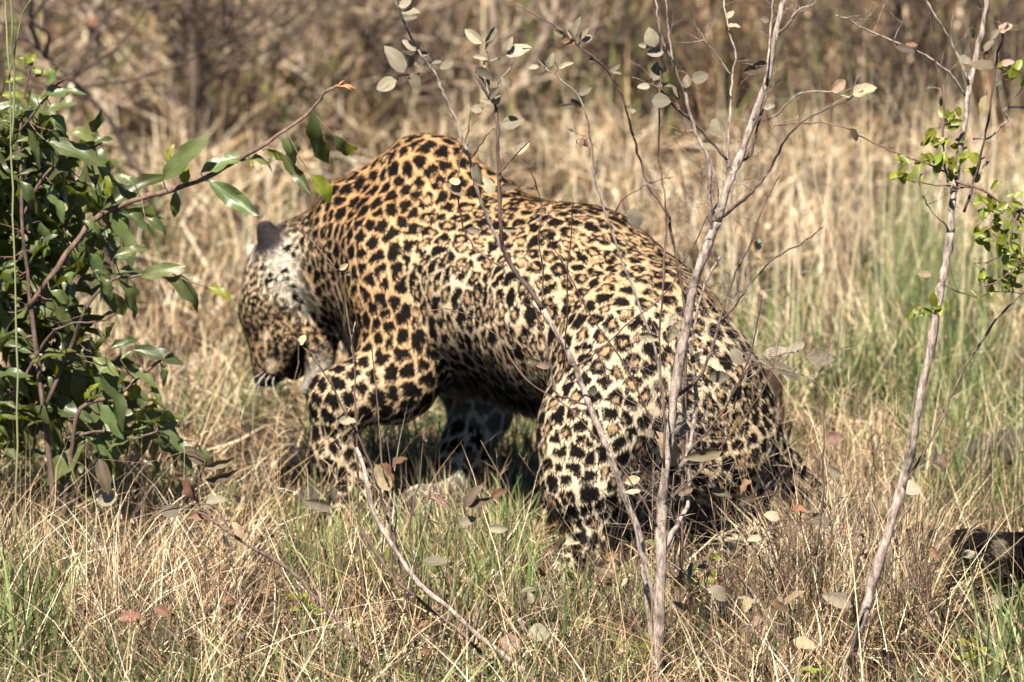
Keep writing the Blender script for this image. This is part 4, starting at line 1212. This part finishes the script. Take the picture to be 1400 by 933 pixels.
for r_ in [(142, 652, 50, -75, 'dark', 1.1), (144, 683, 32, 5, 'grey'), (265, 622, 36, -40, 'dark'), (301, 635, 42, 10, 'dark', .8), (303, 653, 46, 8, 'dark', .8), (260, 673, 42, -80, 'brown', 1.1), (296, 685, 30, 10, 'grey', 1.2), (231, 699, 28, 0, 'grey'), (275, 704, 32, 10, 'brown'), (325, 724, 22, -60, 'pale', 1.2)]:
    J_.leaf(*r_)
J_.twigs_on(10, .03, .08, .0007, 1)
J_.done()

# ---- low twiggy shrubs among the grass
def low_shrub(px, Y, h, nst, nleaf, label, kinds=('grey', 'dark', 'brown', 'grey'), spread=.5):
    p = Plant('dry_shrub', label, 'shrub', (gx(px, Y), Y, 0), 'low dry shrubs in the grass')
    for k in range(nst):
        a = random.uniform(0, 2 * math.pi)
        pts, q = [], Vector((0, 0, -.01))
        d = Vector((math.cos(a) * spread, math.sin(a) * spread, 1)).normalized()
        L = h * random.uniform(.6, 1.15)
        for s in range(6):
            pts.append(q.copy())
            d = (d + Vector((random.uniform(-.22, .22), random.uniform(-.22, .22), random.uniform(-.05, .1)))).normalized()
            q = q + d * L / 5
        r0 = random.uniform(.0018, .0032)
        me, pp = tube_mesh('stem', pts, [r0 * (1 - .13 * s) for s in range(6)], 5, 2, .2)
        link('stem', me, random.choice([B_RED, B_DARK, B_GREY]), p.root)
        for w in pp:
            p.lines.append((*proj(w + p.o), w + p.o))
    p.twigs_on(nst * 5, h * .15, h * .5, .0009, 2)
    tips = [l for l in p.lines if l[2].z > h * .2]
    for _ in range(nleaf):
        l = random.choice(tips)
        d = Vector((random.uniform(-1, 1), random.uniform(-.8, .5), random.uniform(-.6, .7))).normalized() * random.uniform(.022, .05)
        put_leaf(random.choice(kinds), l[2], l[2] + d, p.root, random.uniform(.8, 1.2))
    p.done(random.choice([B_RED, B_DARK]))
low_shrub(880, 11.15, .26, 7, 9, 'low bare dry shrub at the foot of the pale forked sapling')
low_shrub(985, 11.25, .26, 4, 8, 'dry twiggy shrub in front of the leopard\'s far hind leg')
low_shrub(1085, 11.15, .36, 5, 7, 'tall bare shrub right of the leopard\'s rump with dark thin stems')
low_shrub(1120, 11.5, .30, 6, 6, 'dry shrub between the leopard and the right sapling')
low_shrub(735, 11.3, .14, 5, 6, 'low dry shrub in front of the leopard\'s near hind foot')
low_shrub(1010, 10.85, .20, 5, 8, 'low shrub near the bottom edge with round tan leaves', ('pale', 'grey', 'brown'))
low_shrub(640, 11.25, .17, 4, 6, 'small sparse shrub below the leopard\'s belly')
low_shrub(1290, 11.3, .26, 5, 6, 'low dry shrub right of the grey sapling in front of the tail')
low_shrub(330, 11.2, .18, 4, 6, 'small dry shrub by the dark leaning branch at lower left')
low_shrub(940, 11.4, .30, 4, 5, 'dense dry twigs standing against the back of the leopard\'s thigh')
low_shrub(1160, 11.9, .34, 6, 4, 'dry twiggy shrub over the ground where the tail leaves the body')
low_shrub(210, 10.9, .16, 4, 4, 'small dry shrub in the straw near the lower left corner')

def herb(px, Y, h, nleaf, label):
    p = Plant('green_herb', label, 'herb', (gx(px, Y), Y, 0), 'small green herbs in the grass')
    for k in range(4):
        a = random.uniform(0, 6.28)
        e = Vector((math.cos(a) * h * .6, math.sin(a) * h * .5, h * random.uniform(.7, 1.1)))
        me, pp = tube_mesh('stem', [Vector((0, 0, -.01)), e * .5 + Vector((0, 0, h * .1)), e], [.0016, .0013, .0008], 5, 2, .1)
        link('stem', me, LM['lime'], p.root)
        for w in pp:
            p.lines.append((*proj(w + p.o), w + p.o))
    for _ in range(nleaf):
        l = random.choice([q for q in p.lines if q[2].z > h * .15])
        a = random.uniform(0, 6.28)
        d = Vector((math.cos(a), math.sin(a) * .8, random.uniform(-.1, .6))).normalized() * random.uniform(.02, .042)
        put_leaf('lime', l[2], l[2] + d, p.root, random.uniform(.7, 1.0), (random.uniform(-.3, .3), -.5, 1), variant=random.randint(0, 2))
    p.done()
herb(440, 11.3, .07, 16, 'bright broad-leaved herb beside the dark leaning branch')
herb(505, 11.7, .07, 12, 'small bright herb below the lifted fore paw')
herb(1130, 10.85, .06, 12, 'small green herb at the foot of the right sapling')
herb(880, 11.0, .09, 12, 'green herb tucked against the base of the forked sapling')
herb(1350, 10.9, .07, 12, 'broad-leaved pale green herb in the lower right corner')
herb(200, 10.7, .05, 9, 'tiny green herb in the straw at the lower left')
herb(960, 11.5, .13, 14, 'green herb between the hind legs behind the forked sapling')

# ---- single leaves lying on the straw
for px, Y, z, L_, an, kd2, lab in [
    (684, 10.95, .075, .046, -20, 'pink', 'pinkish dead leaf with a torn edge in the front grass'),
    (723, 10.98, .085, .038, -10, 'grey', 'round grey leaf caught in green blades in front of the hind foot'),
    (1350, 11.0, .05, .034, 85, 'grey', 'pale green round leaf upright in the lower right grass'),
    (1358, 10.95, .03, .034, 0, 'grey', 'pale green leaf lying flat in the lower right grass'),
    (1352, 11.35, .05, .036, 20, 'grey', 'round pale leaf just below the black tail'),
    (60, 11.3, .14, .055, -45, 'green', 'long green leaf fallen in the straw below the bush'),
    (452, 10.8, .03, .03, 30, 'brown', 'small brown leaf on the straw between the two fallen branches')]:
    x_ = gx(px, Y, z)
    t = thing('fallen_leaf', lab, 'leaf', (x_, Y, z))
    a = math.radians(an)
    bs = Vector((x_, Y, z))
    o = put_leaf(kd2, bs, bs + Vector((math.cos(a) * L_, -.01, math.sin(a) * L_)), t, 1.4, (random.uniform(-.3, .3), -1, .6), name='blade')

# ================================================================== green bush on the left
YG = 11.75
Gb = Plant('leafy_bush', 'dense dark green bush with long waxy leaves at the left edge', 'bush', (gx(70, YG), YG, 0))
Gb.line([(75, 770), (70, 650), (55, 520), (40, 400), (30, 290), (28, 180), (35, 120), (45, 85)], 10, 3, YG, YG, B_DARK, 'stem')
Gb.line([(80, 760), (95, 640), (110, 560), (160, 540), (210, 500), (235, 480)], 8, 3, YG, YG - .05, B_DARK, 'stem')
Gb.line([(60, 560), (95, 480), (120, 420), (150, 385), (185, 378), (230, 372)], 7, 3, YG, YG - .06, B_DARK)
Gb.line([(40, 420), (90, 350), (130, 300), (185, 274), (219, 264), (267, 249), (319, 223), (346, 207), (391, 178), (425, 151), (446, 125), (462, 118)], 9, 4, YG, YG - .08, B_RED, 'branch', 7)
Gb.line([(30, 300), (60, 240), (100, 215), (140, 195)], 5, 2.5, YG, YG - .05, B_DARK)
Gb.line([(28, 180), (50, 150), (75, 120), (95, 105)], 4, 2, YG, YG - .05, B_DARK)
Gb.line([(-30, 640), (-40, 480), (-30, 330), (-15, 200), (0, 130)], 8, 3, YG, YG + .05, B_DARK, 'stem')
Gb.line([(90, 600), (140, 590), (180, 600), (215, 590)], 5, 2.5, YG, YG - .05, B_DARK)
Gb.line([(10, 560), (60, 470), (90, 445), (130, 440)], 5, 2.5, YG, YG - .1, B_DARK)

def gleaf(o, rows, kind='green', s=2.917):
    for row in rows:
        (u0, v0), (u1, v1) = row[0], row[1]
        kk = row[2] if len(row) > 2 else kind
        w = row[3] if len(row) > 3 else random.uniform(.9, 1.2)
        b0, t0 = (o[0] + u0 / s, o[1] + v0 / s), (o[0] + u1 / s, o[1] + v1 / s)
        nb = Gb.nearest(*b0)
        dpx = math.hypot(b0[0] - nb[0], b0[1] - nb[1])
        Yb = nb[2].y - random.uniform(0, .05) if dpx > 12 else nb[2].y - .004
        L_ = math.hypot(t0[0] - b0[0], t0[1] - b0[1]) / 700
        bp_, tp = at(*b0, Yb), at(*t0, Yb - random.uniform(-.1, .5) * L_)
        put_leaf(kk, bp_, tp, Gb.root, w, (random.uniform(-.5, .3), -.8, random.uniform(.3, 1.3)), random.uniform(-.3, .3), variant=3 if kk == 'lime' else None)
        if dpx > 2:
            V, F = tube_data([nb[2] - Gb.o, (bp_ + nb[2]) / 2 - Gb.o + Vector((0, 0, -.004)), bp_ - Gb.o], [.0014, .0012, .001], 4, len(Gb.st))
            Gb.st += V; Gb.sf += F
gleaf((0, 0), [((1245, 435), (1285, 740), 'green', 1.0), ((1335, 540), (1445, 700), 'green', 1.2), ((1120, 550), (1250, 715), 'green', 1.4), ((1240, 700), (1350, 805), 'lime', 1.5), ((1120, 610), (1250, 770), 'green'), ((1060, 595), (1150, 650), 'lime'), ((800, 690), (985, 590), 'green', 1.3), ((985, 640), (1110, 605)),
    ((830, 720), (1040, 870), 'green'), ((650, 720), (812, 535), 'green', 1.1), ((740, 735), (730, 645), 'lime', 1.5), ((700, 760), (700, 885), 'green', 1.5), ((410, 835), (655, 650), 'green', 1.1), ((480, 850), (665, 905)), ((540, 740), (455, 670), 'green', 1.4), ((430, 790), (430, 700), 'lime'), ((380, 830), (260, 700)), ((175, 735), (285, 875), 'green', 1.3), ((80, 720), (170, 830), 'green', 1.2), ((330, 625), (170, 705)), ((85, 470), (160, 365), 'green', 1.4), ((150, 400), (305, 305), 'green', 1.1), ((190, 440), (300, 395), 'green', 1.4), ((200, 455), (300, 520), 'green', 1.3), ((270, 540), (425, 500), 'green', 1.3), ((60, 460), (110, 385)), ((0, 480), (165, 505)), ((60, 570), (165, 520)), ((200, 520), (340, 575), 'green', 1.2), ((320, 560), (460, 580)), ((20, 640), (110, 595), 'green', 1.4), ((100, 590), (190, 625), 'green', 1.4), ((70, 700), (160, 660)),
    ((170, 300), (210, 270), 'lime', 2.0), ((165, 295), (130, 265), 'lime', 2.0), ((100, 250), (140, 220), 'lime', 1.8), ((105, 250), (80, 225), 'lime', 1.8), ((0, 385), (105, 365), 'lime'), ((20, 330), (85, 298), 'lime'), ((665, 650), (680, 575), 'lime'), ((180, 340), (260, 270), 'green', 1.3), ((230, 600), (425, 610)), ((330, 880), (435, 930)), ((180, 560), (430, 640), 'green'), ((380, 560), (435, 545), 'lime'), ((1000, 640), (1010, 675), 'lime')])
gleaf((0, 300), [((580, 0), (705, 25)), ((455, 150), (590, 90), 'green', 1.4), ((370, 210), (470, 180)), ((460, 215), (600, 175)), ((560, 230), (720, 175), 'green', 1.3), ((400, 225), (470, 325), 'green', 1.5), ((470, 235), (600, 410), 'green'), ((650, 230), (870, 310), 'green'), ((830, 270), (932, 305), 'lime', 1.2), ((320, 140), (340, 35), 'green', 1.3), ((390, 120), (440, 165)), ((450, 155), (520, 140)), ((200, 285), (310, 330), 'green', 1.3), ((210, 320), (305, 460), 'green', 1.3), ((310, 350), (340, 390)), ((440, 515), (550, 460), 'green', 1.6), ((530, 520), (740, 550), 'green', 1.2), ((370, 550), (485, 645), 'green', 1.4), ((150, 535), (260, 605)), ((640, 570), (685, 670)), ((500, 595), (645, 655), 'green', 1.2), ((540, 655), (535, 735), 'lime', 2.4), ((400, 740), (505, 865), 'green', 1.9), ((280, 570), (350, 610)), ((340, 720), (370, 645), 'lime'), ((480, 560), (520, 520)), ((20, 610), (140, 710)), ((150, 105), (215, 50), 'green', 1.3), ((0, 190), (65, 165)), ((600, 650), (650, 740))])
# inner foliage: the dark mass behind the front leaves
def inbush(px, py):
    if py < 250:
        return px < 40 + (py - 90) * .75 and py > 140
    if py < 330:
        return px < 170
    if py < 470:
        return px < 135 + 30 * math.sin(py / 30)
    return px < 120 + (py - 470) * 1.1 and py < 625
cnt = 0
while cnt < 180:
    px, py = random.uniform(-90, 300), random.uniform(110, 610)
    if not inbush(px, py):
        continue
    # a few openings, as in the photograph
    if (85 < px < 150 and 395 < py < 470) and random.random() < .8:
        continue
    cnt += 1
    Yb = YG + random.uniform(-.04, .28)
    a = random.gauss(-.15, .75) + (math.pi if random.random() < .35 else 0)
    L_ = random.uniform(.07, .125)
    bb = at(px, py, Yb)
    put_leaf('green', bb, bb + Vector((math.cos(a) * L_, random.uniform(-.5, .2) * L_, math.sin(a) * L_ - .01)), Gb.root, random.uniform(.9, 1.3), (random.uniform(-.5, .5), random.uniform(-.7, .1), 1))
    nb = Gb.nearest(px, py)
    V, F = tube_data([nb[2] - Gb.o, (bb + nb[2]) / 2 - Gb.o + Vector((0, .01, -.008)), bb - Gb.o], [.0016, .0013, .001], 4, len(Gb.st))
    Gb.st += V; Gb.sf += F
# the shaded inner leaves, too many and too hidden to tell apart: one part
IV, IF = [], []
src = [np.array([v.co[:] for v in me.vertices]) for me in LEAF['green']]
srf = np.array([p_.vertices[:] for p_ in LEAF['green'][0].polygons])
cnt = 0
sprays = [(random.uniform(-70, 250), random.uniform(140, 620)) for _ in range(70)]
while cnt < 560:
    sx_, sy_ = random.choice(sprays)
    px, py = random.gauss(sx_, 20), random.gauss(sy_, 9)
    if cnt % 6 == 0:
        px, py = random.uniform(-60, 150), random.uniform(620, 790)
    if cnt % 6 and not inbush(px + 12, py):
        continue
    cnt += 1
    bb = at(px, py, YG + random.uniform(.05, .5)) - Gb.o
    Lq = random.uniform(.07, .13)
    R3 = np.array(Matrix.Rotation(random.uniform(0, 6.28), 3, 'Z') @ Matrix.Rotation(random.gauss(-.3, .6), 3, 'X') @ Matrix.Rotation(random.gauss(0, .6), 3, 'Y'))
    vv = (src[cnt % len(src)] * Lq * np.array([1.15, 1, 1])) @ R3.T + np.array(bb)
    IF.append(srf + len(src[0]) * (cnt - 1)); IV.append(vv)
inn = link('inner_foliage', np_mesh('inner_foliage', np.concatenate(IV), np.concatenate(IF)), LM['green'], Gb.root)
inn['kind'] = 'stuff'
Gb.twigs_on(12, .03, .08, .0009, 1)
Gb.done(B_DARK)
# dried orange bud at the tip of the reaching branch
m_bud, nt, b = mat('dried_orange_bud', .7, .2); b.inputs['Base Color'].default_value = (.50, .20, .09, 1)
tipw = Gb.nearest(462, 118)[2]
V, F = [], []
for k in range(7):
    a = random.uniform(-.5, .5)
    e = tipw + Vector((random.uniform(.008, .034), random.uniform(-.01, .01), random.uniform(-.006, .012)))
    tv, tf = tube_data([tipw - Gb.o, (tipw + e) / 2 - Gb.o + Vector((0, 0, random.uniform(-.002, .004))), e - Gb.o], [.0012, .0022, .0005], 5, len(V))
    V += [tuple(q) for q in tv]; F += tf
link('bud', np_mesh('bud', V, np.array(F)), m_bud, Gb.root)

# tall pale green reed at the very left edge
m_reed, nt, b = mat('pale_green_reed', .5, .4); b.inputs['Base Color'].default_value = (.17, .18, .085, 1)
R_ = Plant('reed_stem', 'tall pale green reed stem at the upper left corner in front of the bush', 'reed', (gx(14, 11.6), 11.6, 0))
R_.line([(20, 760), (24, 560), (20, 380), (16, 220), (12, 100), (8, 20), (6, -30)], 3, 2.5, 11.6, 11.55, m_reed, 'stem', 7)
R_.line([(16, 200), (20, 110), (16, 40), (14, -30)], 3.5, 3, 11.57, 11.5, m_reed, 'stem', 6)
R_.line([(12, 110), (22, 60), (30, 20), (42, 0)], 2.5, 1.5, 11.56, 11.5, m_reed, 'side_shoot', 6)
R_.done()

# ================================================================== logs, clods
def log(label, p0, p1, r, bend=.02):
    L = (p1 - p0).length
    n = 26
    t = thing('fallen_log', label, 'log', tuple(p0))
    V, F, S = [], [], 22
    ax = (p1 - p0).normalized(); a = ax.cross(Vector((0, 0, 1))).normalized(); b2 = a.cross(ax)
    for k in range(n + 1):
        f = k / n
        c = ax * (L * f) + Vector((0, 0, math.sin(f * 3.1) * bend))
        rr = r * (1 + .15 * math.sin(f * 7)) * (.35 if k in (0, n) else 1)
        for s in range(S):
            th = 2 * math.pi * s / S
            g = 1 + .16 * math.sin(th * 7 + f * 3) + random.uniform(-.16, .16)
            V.append(tuple(c + a * (rr * g * math.cos(th)) + b2 * (rr * g * math.sin(th))))
    for k in range(n):
        for s in range(S):
            s2 = (s + 1) % S
            F.append((k * S + s, k * S + s2, (k + 1) * S + s2, (k + 1) * S + s))
    me = np_mesh('log_wood', V, [np.array(F), np.array([list(range(S))[::-1]]), np.array([[n * S + q for q in range(S)]])])
    link('log_wood', me, B_LOG, t)
    for q in range(3):
        f = random.uniform(.2, .8)
        c = ax * (L * f) + Vector((0, -r * .5, r * .6))
        m2, _ = tube_mesh('stub', [c, c + Vector((.01, -.01, .02)), c + Vector((.02, -.015, .035))], [.007, .006, .004], 6, 2, .3)
        link('stub', m2, B_LOG, t)
log('dark weathered log lying in the grass right of the sapling above the tail', Vector((gx(1258, 12.6), 12.6, .01)), Vector((gx(1475, 12.75), 12.75, .08)), .045)
log('grey rotten log on the ground under the leopard\'s chest', Vector((gx(405, 12.42), 12.44, .012)), Vector((gx(560, 12.42), 12.40, .012)), .026, .004)

def clod(label, c, sx, sy, sz, col):
    V, F, n = [], [], 18
    for i in range(n + 1):
        th = math.pi * i / n
        for j in range(n * 2):
            ph = math.pi * j / n
            d = np.array([math.sin(th) * math.cos(ph), math.sin(th) * math.sin(ph), math.cos(th)])
            V.append(d)
    V = np.array(V)
    k = 1 + (vnoise(V + c[0], 2.2) - .5) * .7 + (vnoise(V, 7.) - .5) * .3
    V = V * k[:, None] * np.array([sx, sy, sz])
    m_ = n * 2
    for i in range(n):
        for j in range(m_):
            F.append((i * m_ + j, (i + 1) * m_ + j, (i + 1) * m_ + (j + 1) % m_, i * m_ + (j + 1) % m_))
    mm, nt, b = mat('earth_clod', .95, .1)
    nn = noise(nt, 30, 6, .7)
    r = ramp(nt, [(.35, tuple(q * .45 for q in col)), (.65, col)])
    nt.links.new(nn.outputs[0], r.inputs[0]); nt.links.new(r.outputs[0], b.inputs['Base Color'])
    bp = nt.nodes.new('ShaderNodeBump'); bp.inputs['Strength'].default_value = .8; bp.inputs['Distance'].default_value = .01
    nt.links.new(nn.outputs[0], bp.inputs['Height']); nt.links.new(bp.outputs[0], b.inputs['Normal'])
    o = link('earth_mound', np_mesh('earth_mound', V, np.array(F)), mm)
    o.location = c
    o['label'] = label; o['category'] = 'earth mound'
clod('reddish brown earth mound just behind the leopard\'s rump', (gx(1036, 12.95), 12.95, .07), .055, .06, .10, (.045, .026, .019))


# ---- dead leaves and bark crumbs lying in the straw, past counting
LV, LC, LF = [], [], []
base = np.array([v.co[:] for v in LEAF['brown'][0].vertices]); bfc = np.array([q.vertices[:] for q in LEAF['brown'][0].polygons])
for k in range(650):
    y_ = random.uniform(10.3, 12.6); x_ = gx(random.uniform(-80, 1480), y_)
    R3 = np.array(Matrix.Rotation(random.uniform(0, 6.28), 3, 'Z') @ Matrix.Rotation(random.gauss(0, .7), 3, 'X') @ Matrix.Rotation(random.gauss(0, .7), 3, 'Y'))
    LV.append((base * random.uniform(.012, .034) * np.array([random.uniform(.6, 1.3), 1, 1])) @ R3.T + np.array([x_, y_, random.uniform(.01, .07)]))
    c = np.array(random.choice([(.16, .10, .06), (.08, .05, .035), (.24, .17, .11), (.12, .11, .08), (.30, .24, .16), (.14, .085, .065)]))
    LC.append(np.tile(c, (len(base), 1))); LF.append(bfc + k * len(base))
me = np_mesh('dead_leaf_litter', np.concatenate(LV), np.concatenate(LF)); set_col(me, np.concatenate(LC))
lt = link('dead_leaf_litter', me, m_straw); lt['kind'] = 'stuff'

# ================================================================== trees and bare stems at the back
def back_tree(label, lines, Y, material, twigs=30, leaves_n=0, w=1.0, name='bare_tree', cat='tree', tm=None):
    px0 = lines[0][0][0][0]
    p = Plant(name, label, cat, (gx(px0, Y), Y, 0))
    for k, (pts, w0, w1) in enumerate(lines):
        p.line(pts, w0 * w, w1 * w, Y, Y + random.uniform(-.25, .25) * (k > 0), material, 'trunk' if k == 0 else 'branch', 8, .03)
    p.twigs_on(int(twigs * 1.6), .15, .6, .0042, 2)
    for _ in range(leaves_n):
        l = random.choice(p.lines)
        d = Vector((random.uniform(-1, 1), random.uniform(-.5, .5), random.uniform(-.7, .7))).normalized() * random.uniform(.02, .04)
        put_leaf(random.choice(['dark', 'green', 'dark']), l[2], l[2] + d, p.root, 1.4)
    p.done(tm or material)
    return p
T = back_tree('pale blotched trunk behind the bush with an orange mark near the top edge', [([(148, 215), (144, 155), (135, 125), (128, 90), (128, 50), (138, 5), (142, -60), (150, -160)], 20, 15), ([(128, 52), (118, 20), (112, -40)], 9, 6)], 17.5, B_TRUNK, 14)
m_or, nt, b = mat('orange_fungus', .7, .2); b.inputs['Base Color'].default_value = (.42, .12, .04, 1)
ball('orange_mark', at(126, 32, 17.46), .015, m_or, T.root, (1.2, .5, .8), 8)
back_tree('blackish trunk with many crossing limbs in the upper left background', [([(290, 235), (283, 200), (272, 150), (266, 110), (262, 60), (256, 10), (250, -60)], 20, 16), ([(268, 105), (250, 75), (232, 50), (215, 20), (195, -20)], 12, 7), ([(262, 62), (290, 50), (330, 32), (370, 5), (390, -15)], 10, 6), ([(276, 120), (310, 95), (345, 78), (400, 45)], 8, 4), ([(262, 40), (275, 10), (285, -30)], 8, 5)], 17.3, B_BLACK, 36, 8)
back_tree('thin pale limb leaning right beside the blackish trunk', [([(250, 230), (245, 190), (232, 120), (240, 60), (245, 10), (240, -50)], 9, 6), ([(236, 90), (255, 105), (264, 112)], 8, 8)], 17.4, B_TRUNK, 10)
back_tree('dark purplish bent stem running down right behind the bush', [([(215, 300), (195, 245), (178, 215), (160, 180), (140, 152), (118, 130), (98, 108), (62, 75), (45, 45), (38, 0), (36, -60)], 9, 7), ([(62, 78), (66, 50), (58, 40), (40, 30)], 7, 4)], 14.6, B_BLACK, 10, name='bare_shrub', cat='shrub')
back_tree('pale forked trunk in blur behind the centre leaves', [([(690, 260), (684, 215), (690, 150), (705, 120), (728, 90), (745, 55), (760, 10), (775, -60)], 17, 13), ([(690, 150), (684, 100), (676, 40), (672, -20), (668, -80)], 15, 11)], 17.7, B_TRUNK, 18)
back_tree('slim reddish stem left of the pale blotched trunk', [([(118, 200), (112, 150), (106, 100), (96, 50), (92, 0), (88, -50)], 7, 5)], 17.4, B_RED, 8, name='bare_shrub', cat='shrub')
back_tree('bushy brown shrub trunk behind the top right of the forked sapling', [([(1180, 240), (1170, 190), (1190, 130), (1210, 60), (1240, -20)], 10, 6), ([(1178, 180), (1130, 120), (1080, 60), (1050, 10)], 7, 4), ([(1190, 130), (1240, 100), (1310, 80)], 6, 4)], 17.6, B_BLACK, 44, 22)
back_tree('leaning tan limb in the top middle background', [([(460, 260), (470, 200), (440, 130), (400, 60), (385, -20)], 9, 6), ([(440, 130), (500, 60), (540, -10)], 6, 4)], 17.8, B_TRUNK, 30, 6)
back_tree('dark scrubby trunk at the top right corner', [([(1390, 260), (1370, 200), (1385, 120), (1375, 40), (1390, -40)], 10, 7), ([(1380, 150), (1340, 100), (1300, 60), (1270, 0)], 6, 4)], 17.8, B_BLACK, 40, 16)
back_tree('dark scrubby trunk in the gap behind the arching shoots', [([(870, 230), (862, 170), (850, 100), (860, 30), (850, -40)], 9, 6), ([(856, 120), (900, 60), (960, 10)], 6, 4), ([(856, 120), (800, 70), (770, 0)], 6, 4)], 17.8, B_BLACK, 44, 16)
back_tree('brown scrubby trunk behind the hump at the top edge', [([(570, 230), (560, 180), (575, 110), (560, 40), (565, -30)], 8, 6), ([(566, 130), (520, 80), (480, 20)], 6, 4)], 17.9, B_DARK, 40, 12)
back_tree('bare brown trunk at the far top left corner', [([(10, 220), (14, 160), (0, 80), (8, 0), (2, -60)], 12, 9), ([(4, 70), (50, 40), (80, 0)], 7, 4)], 17.8, B_DARK, 26, 10)
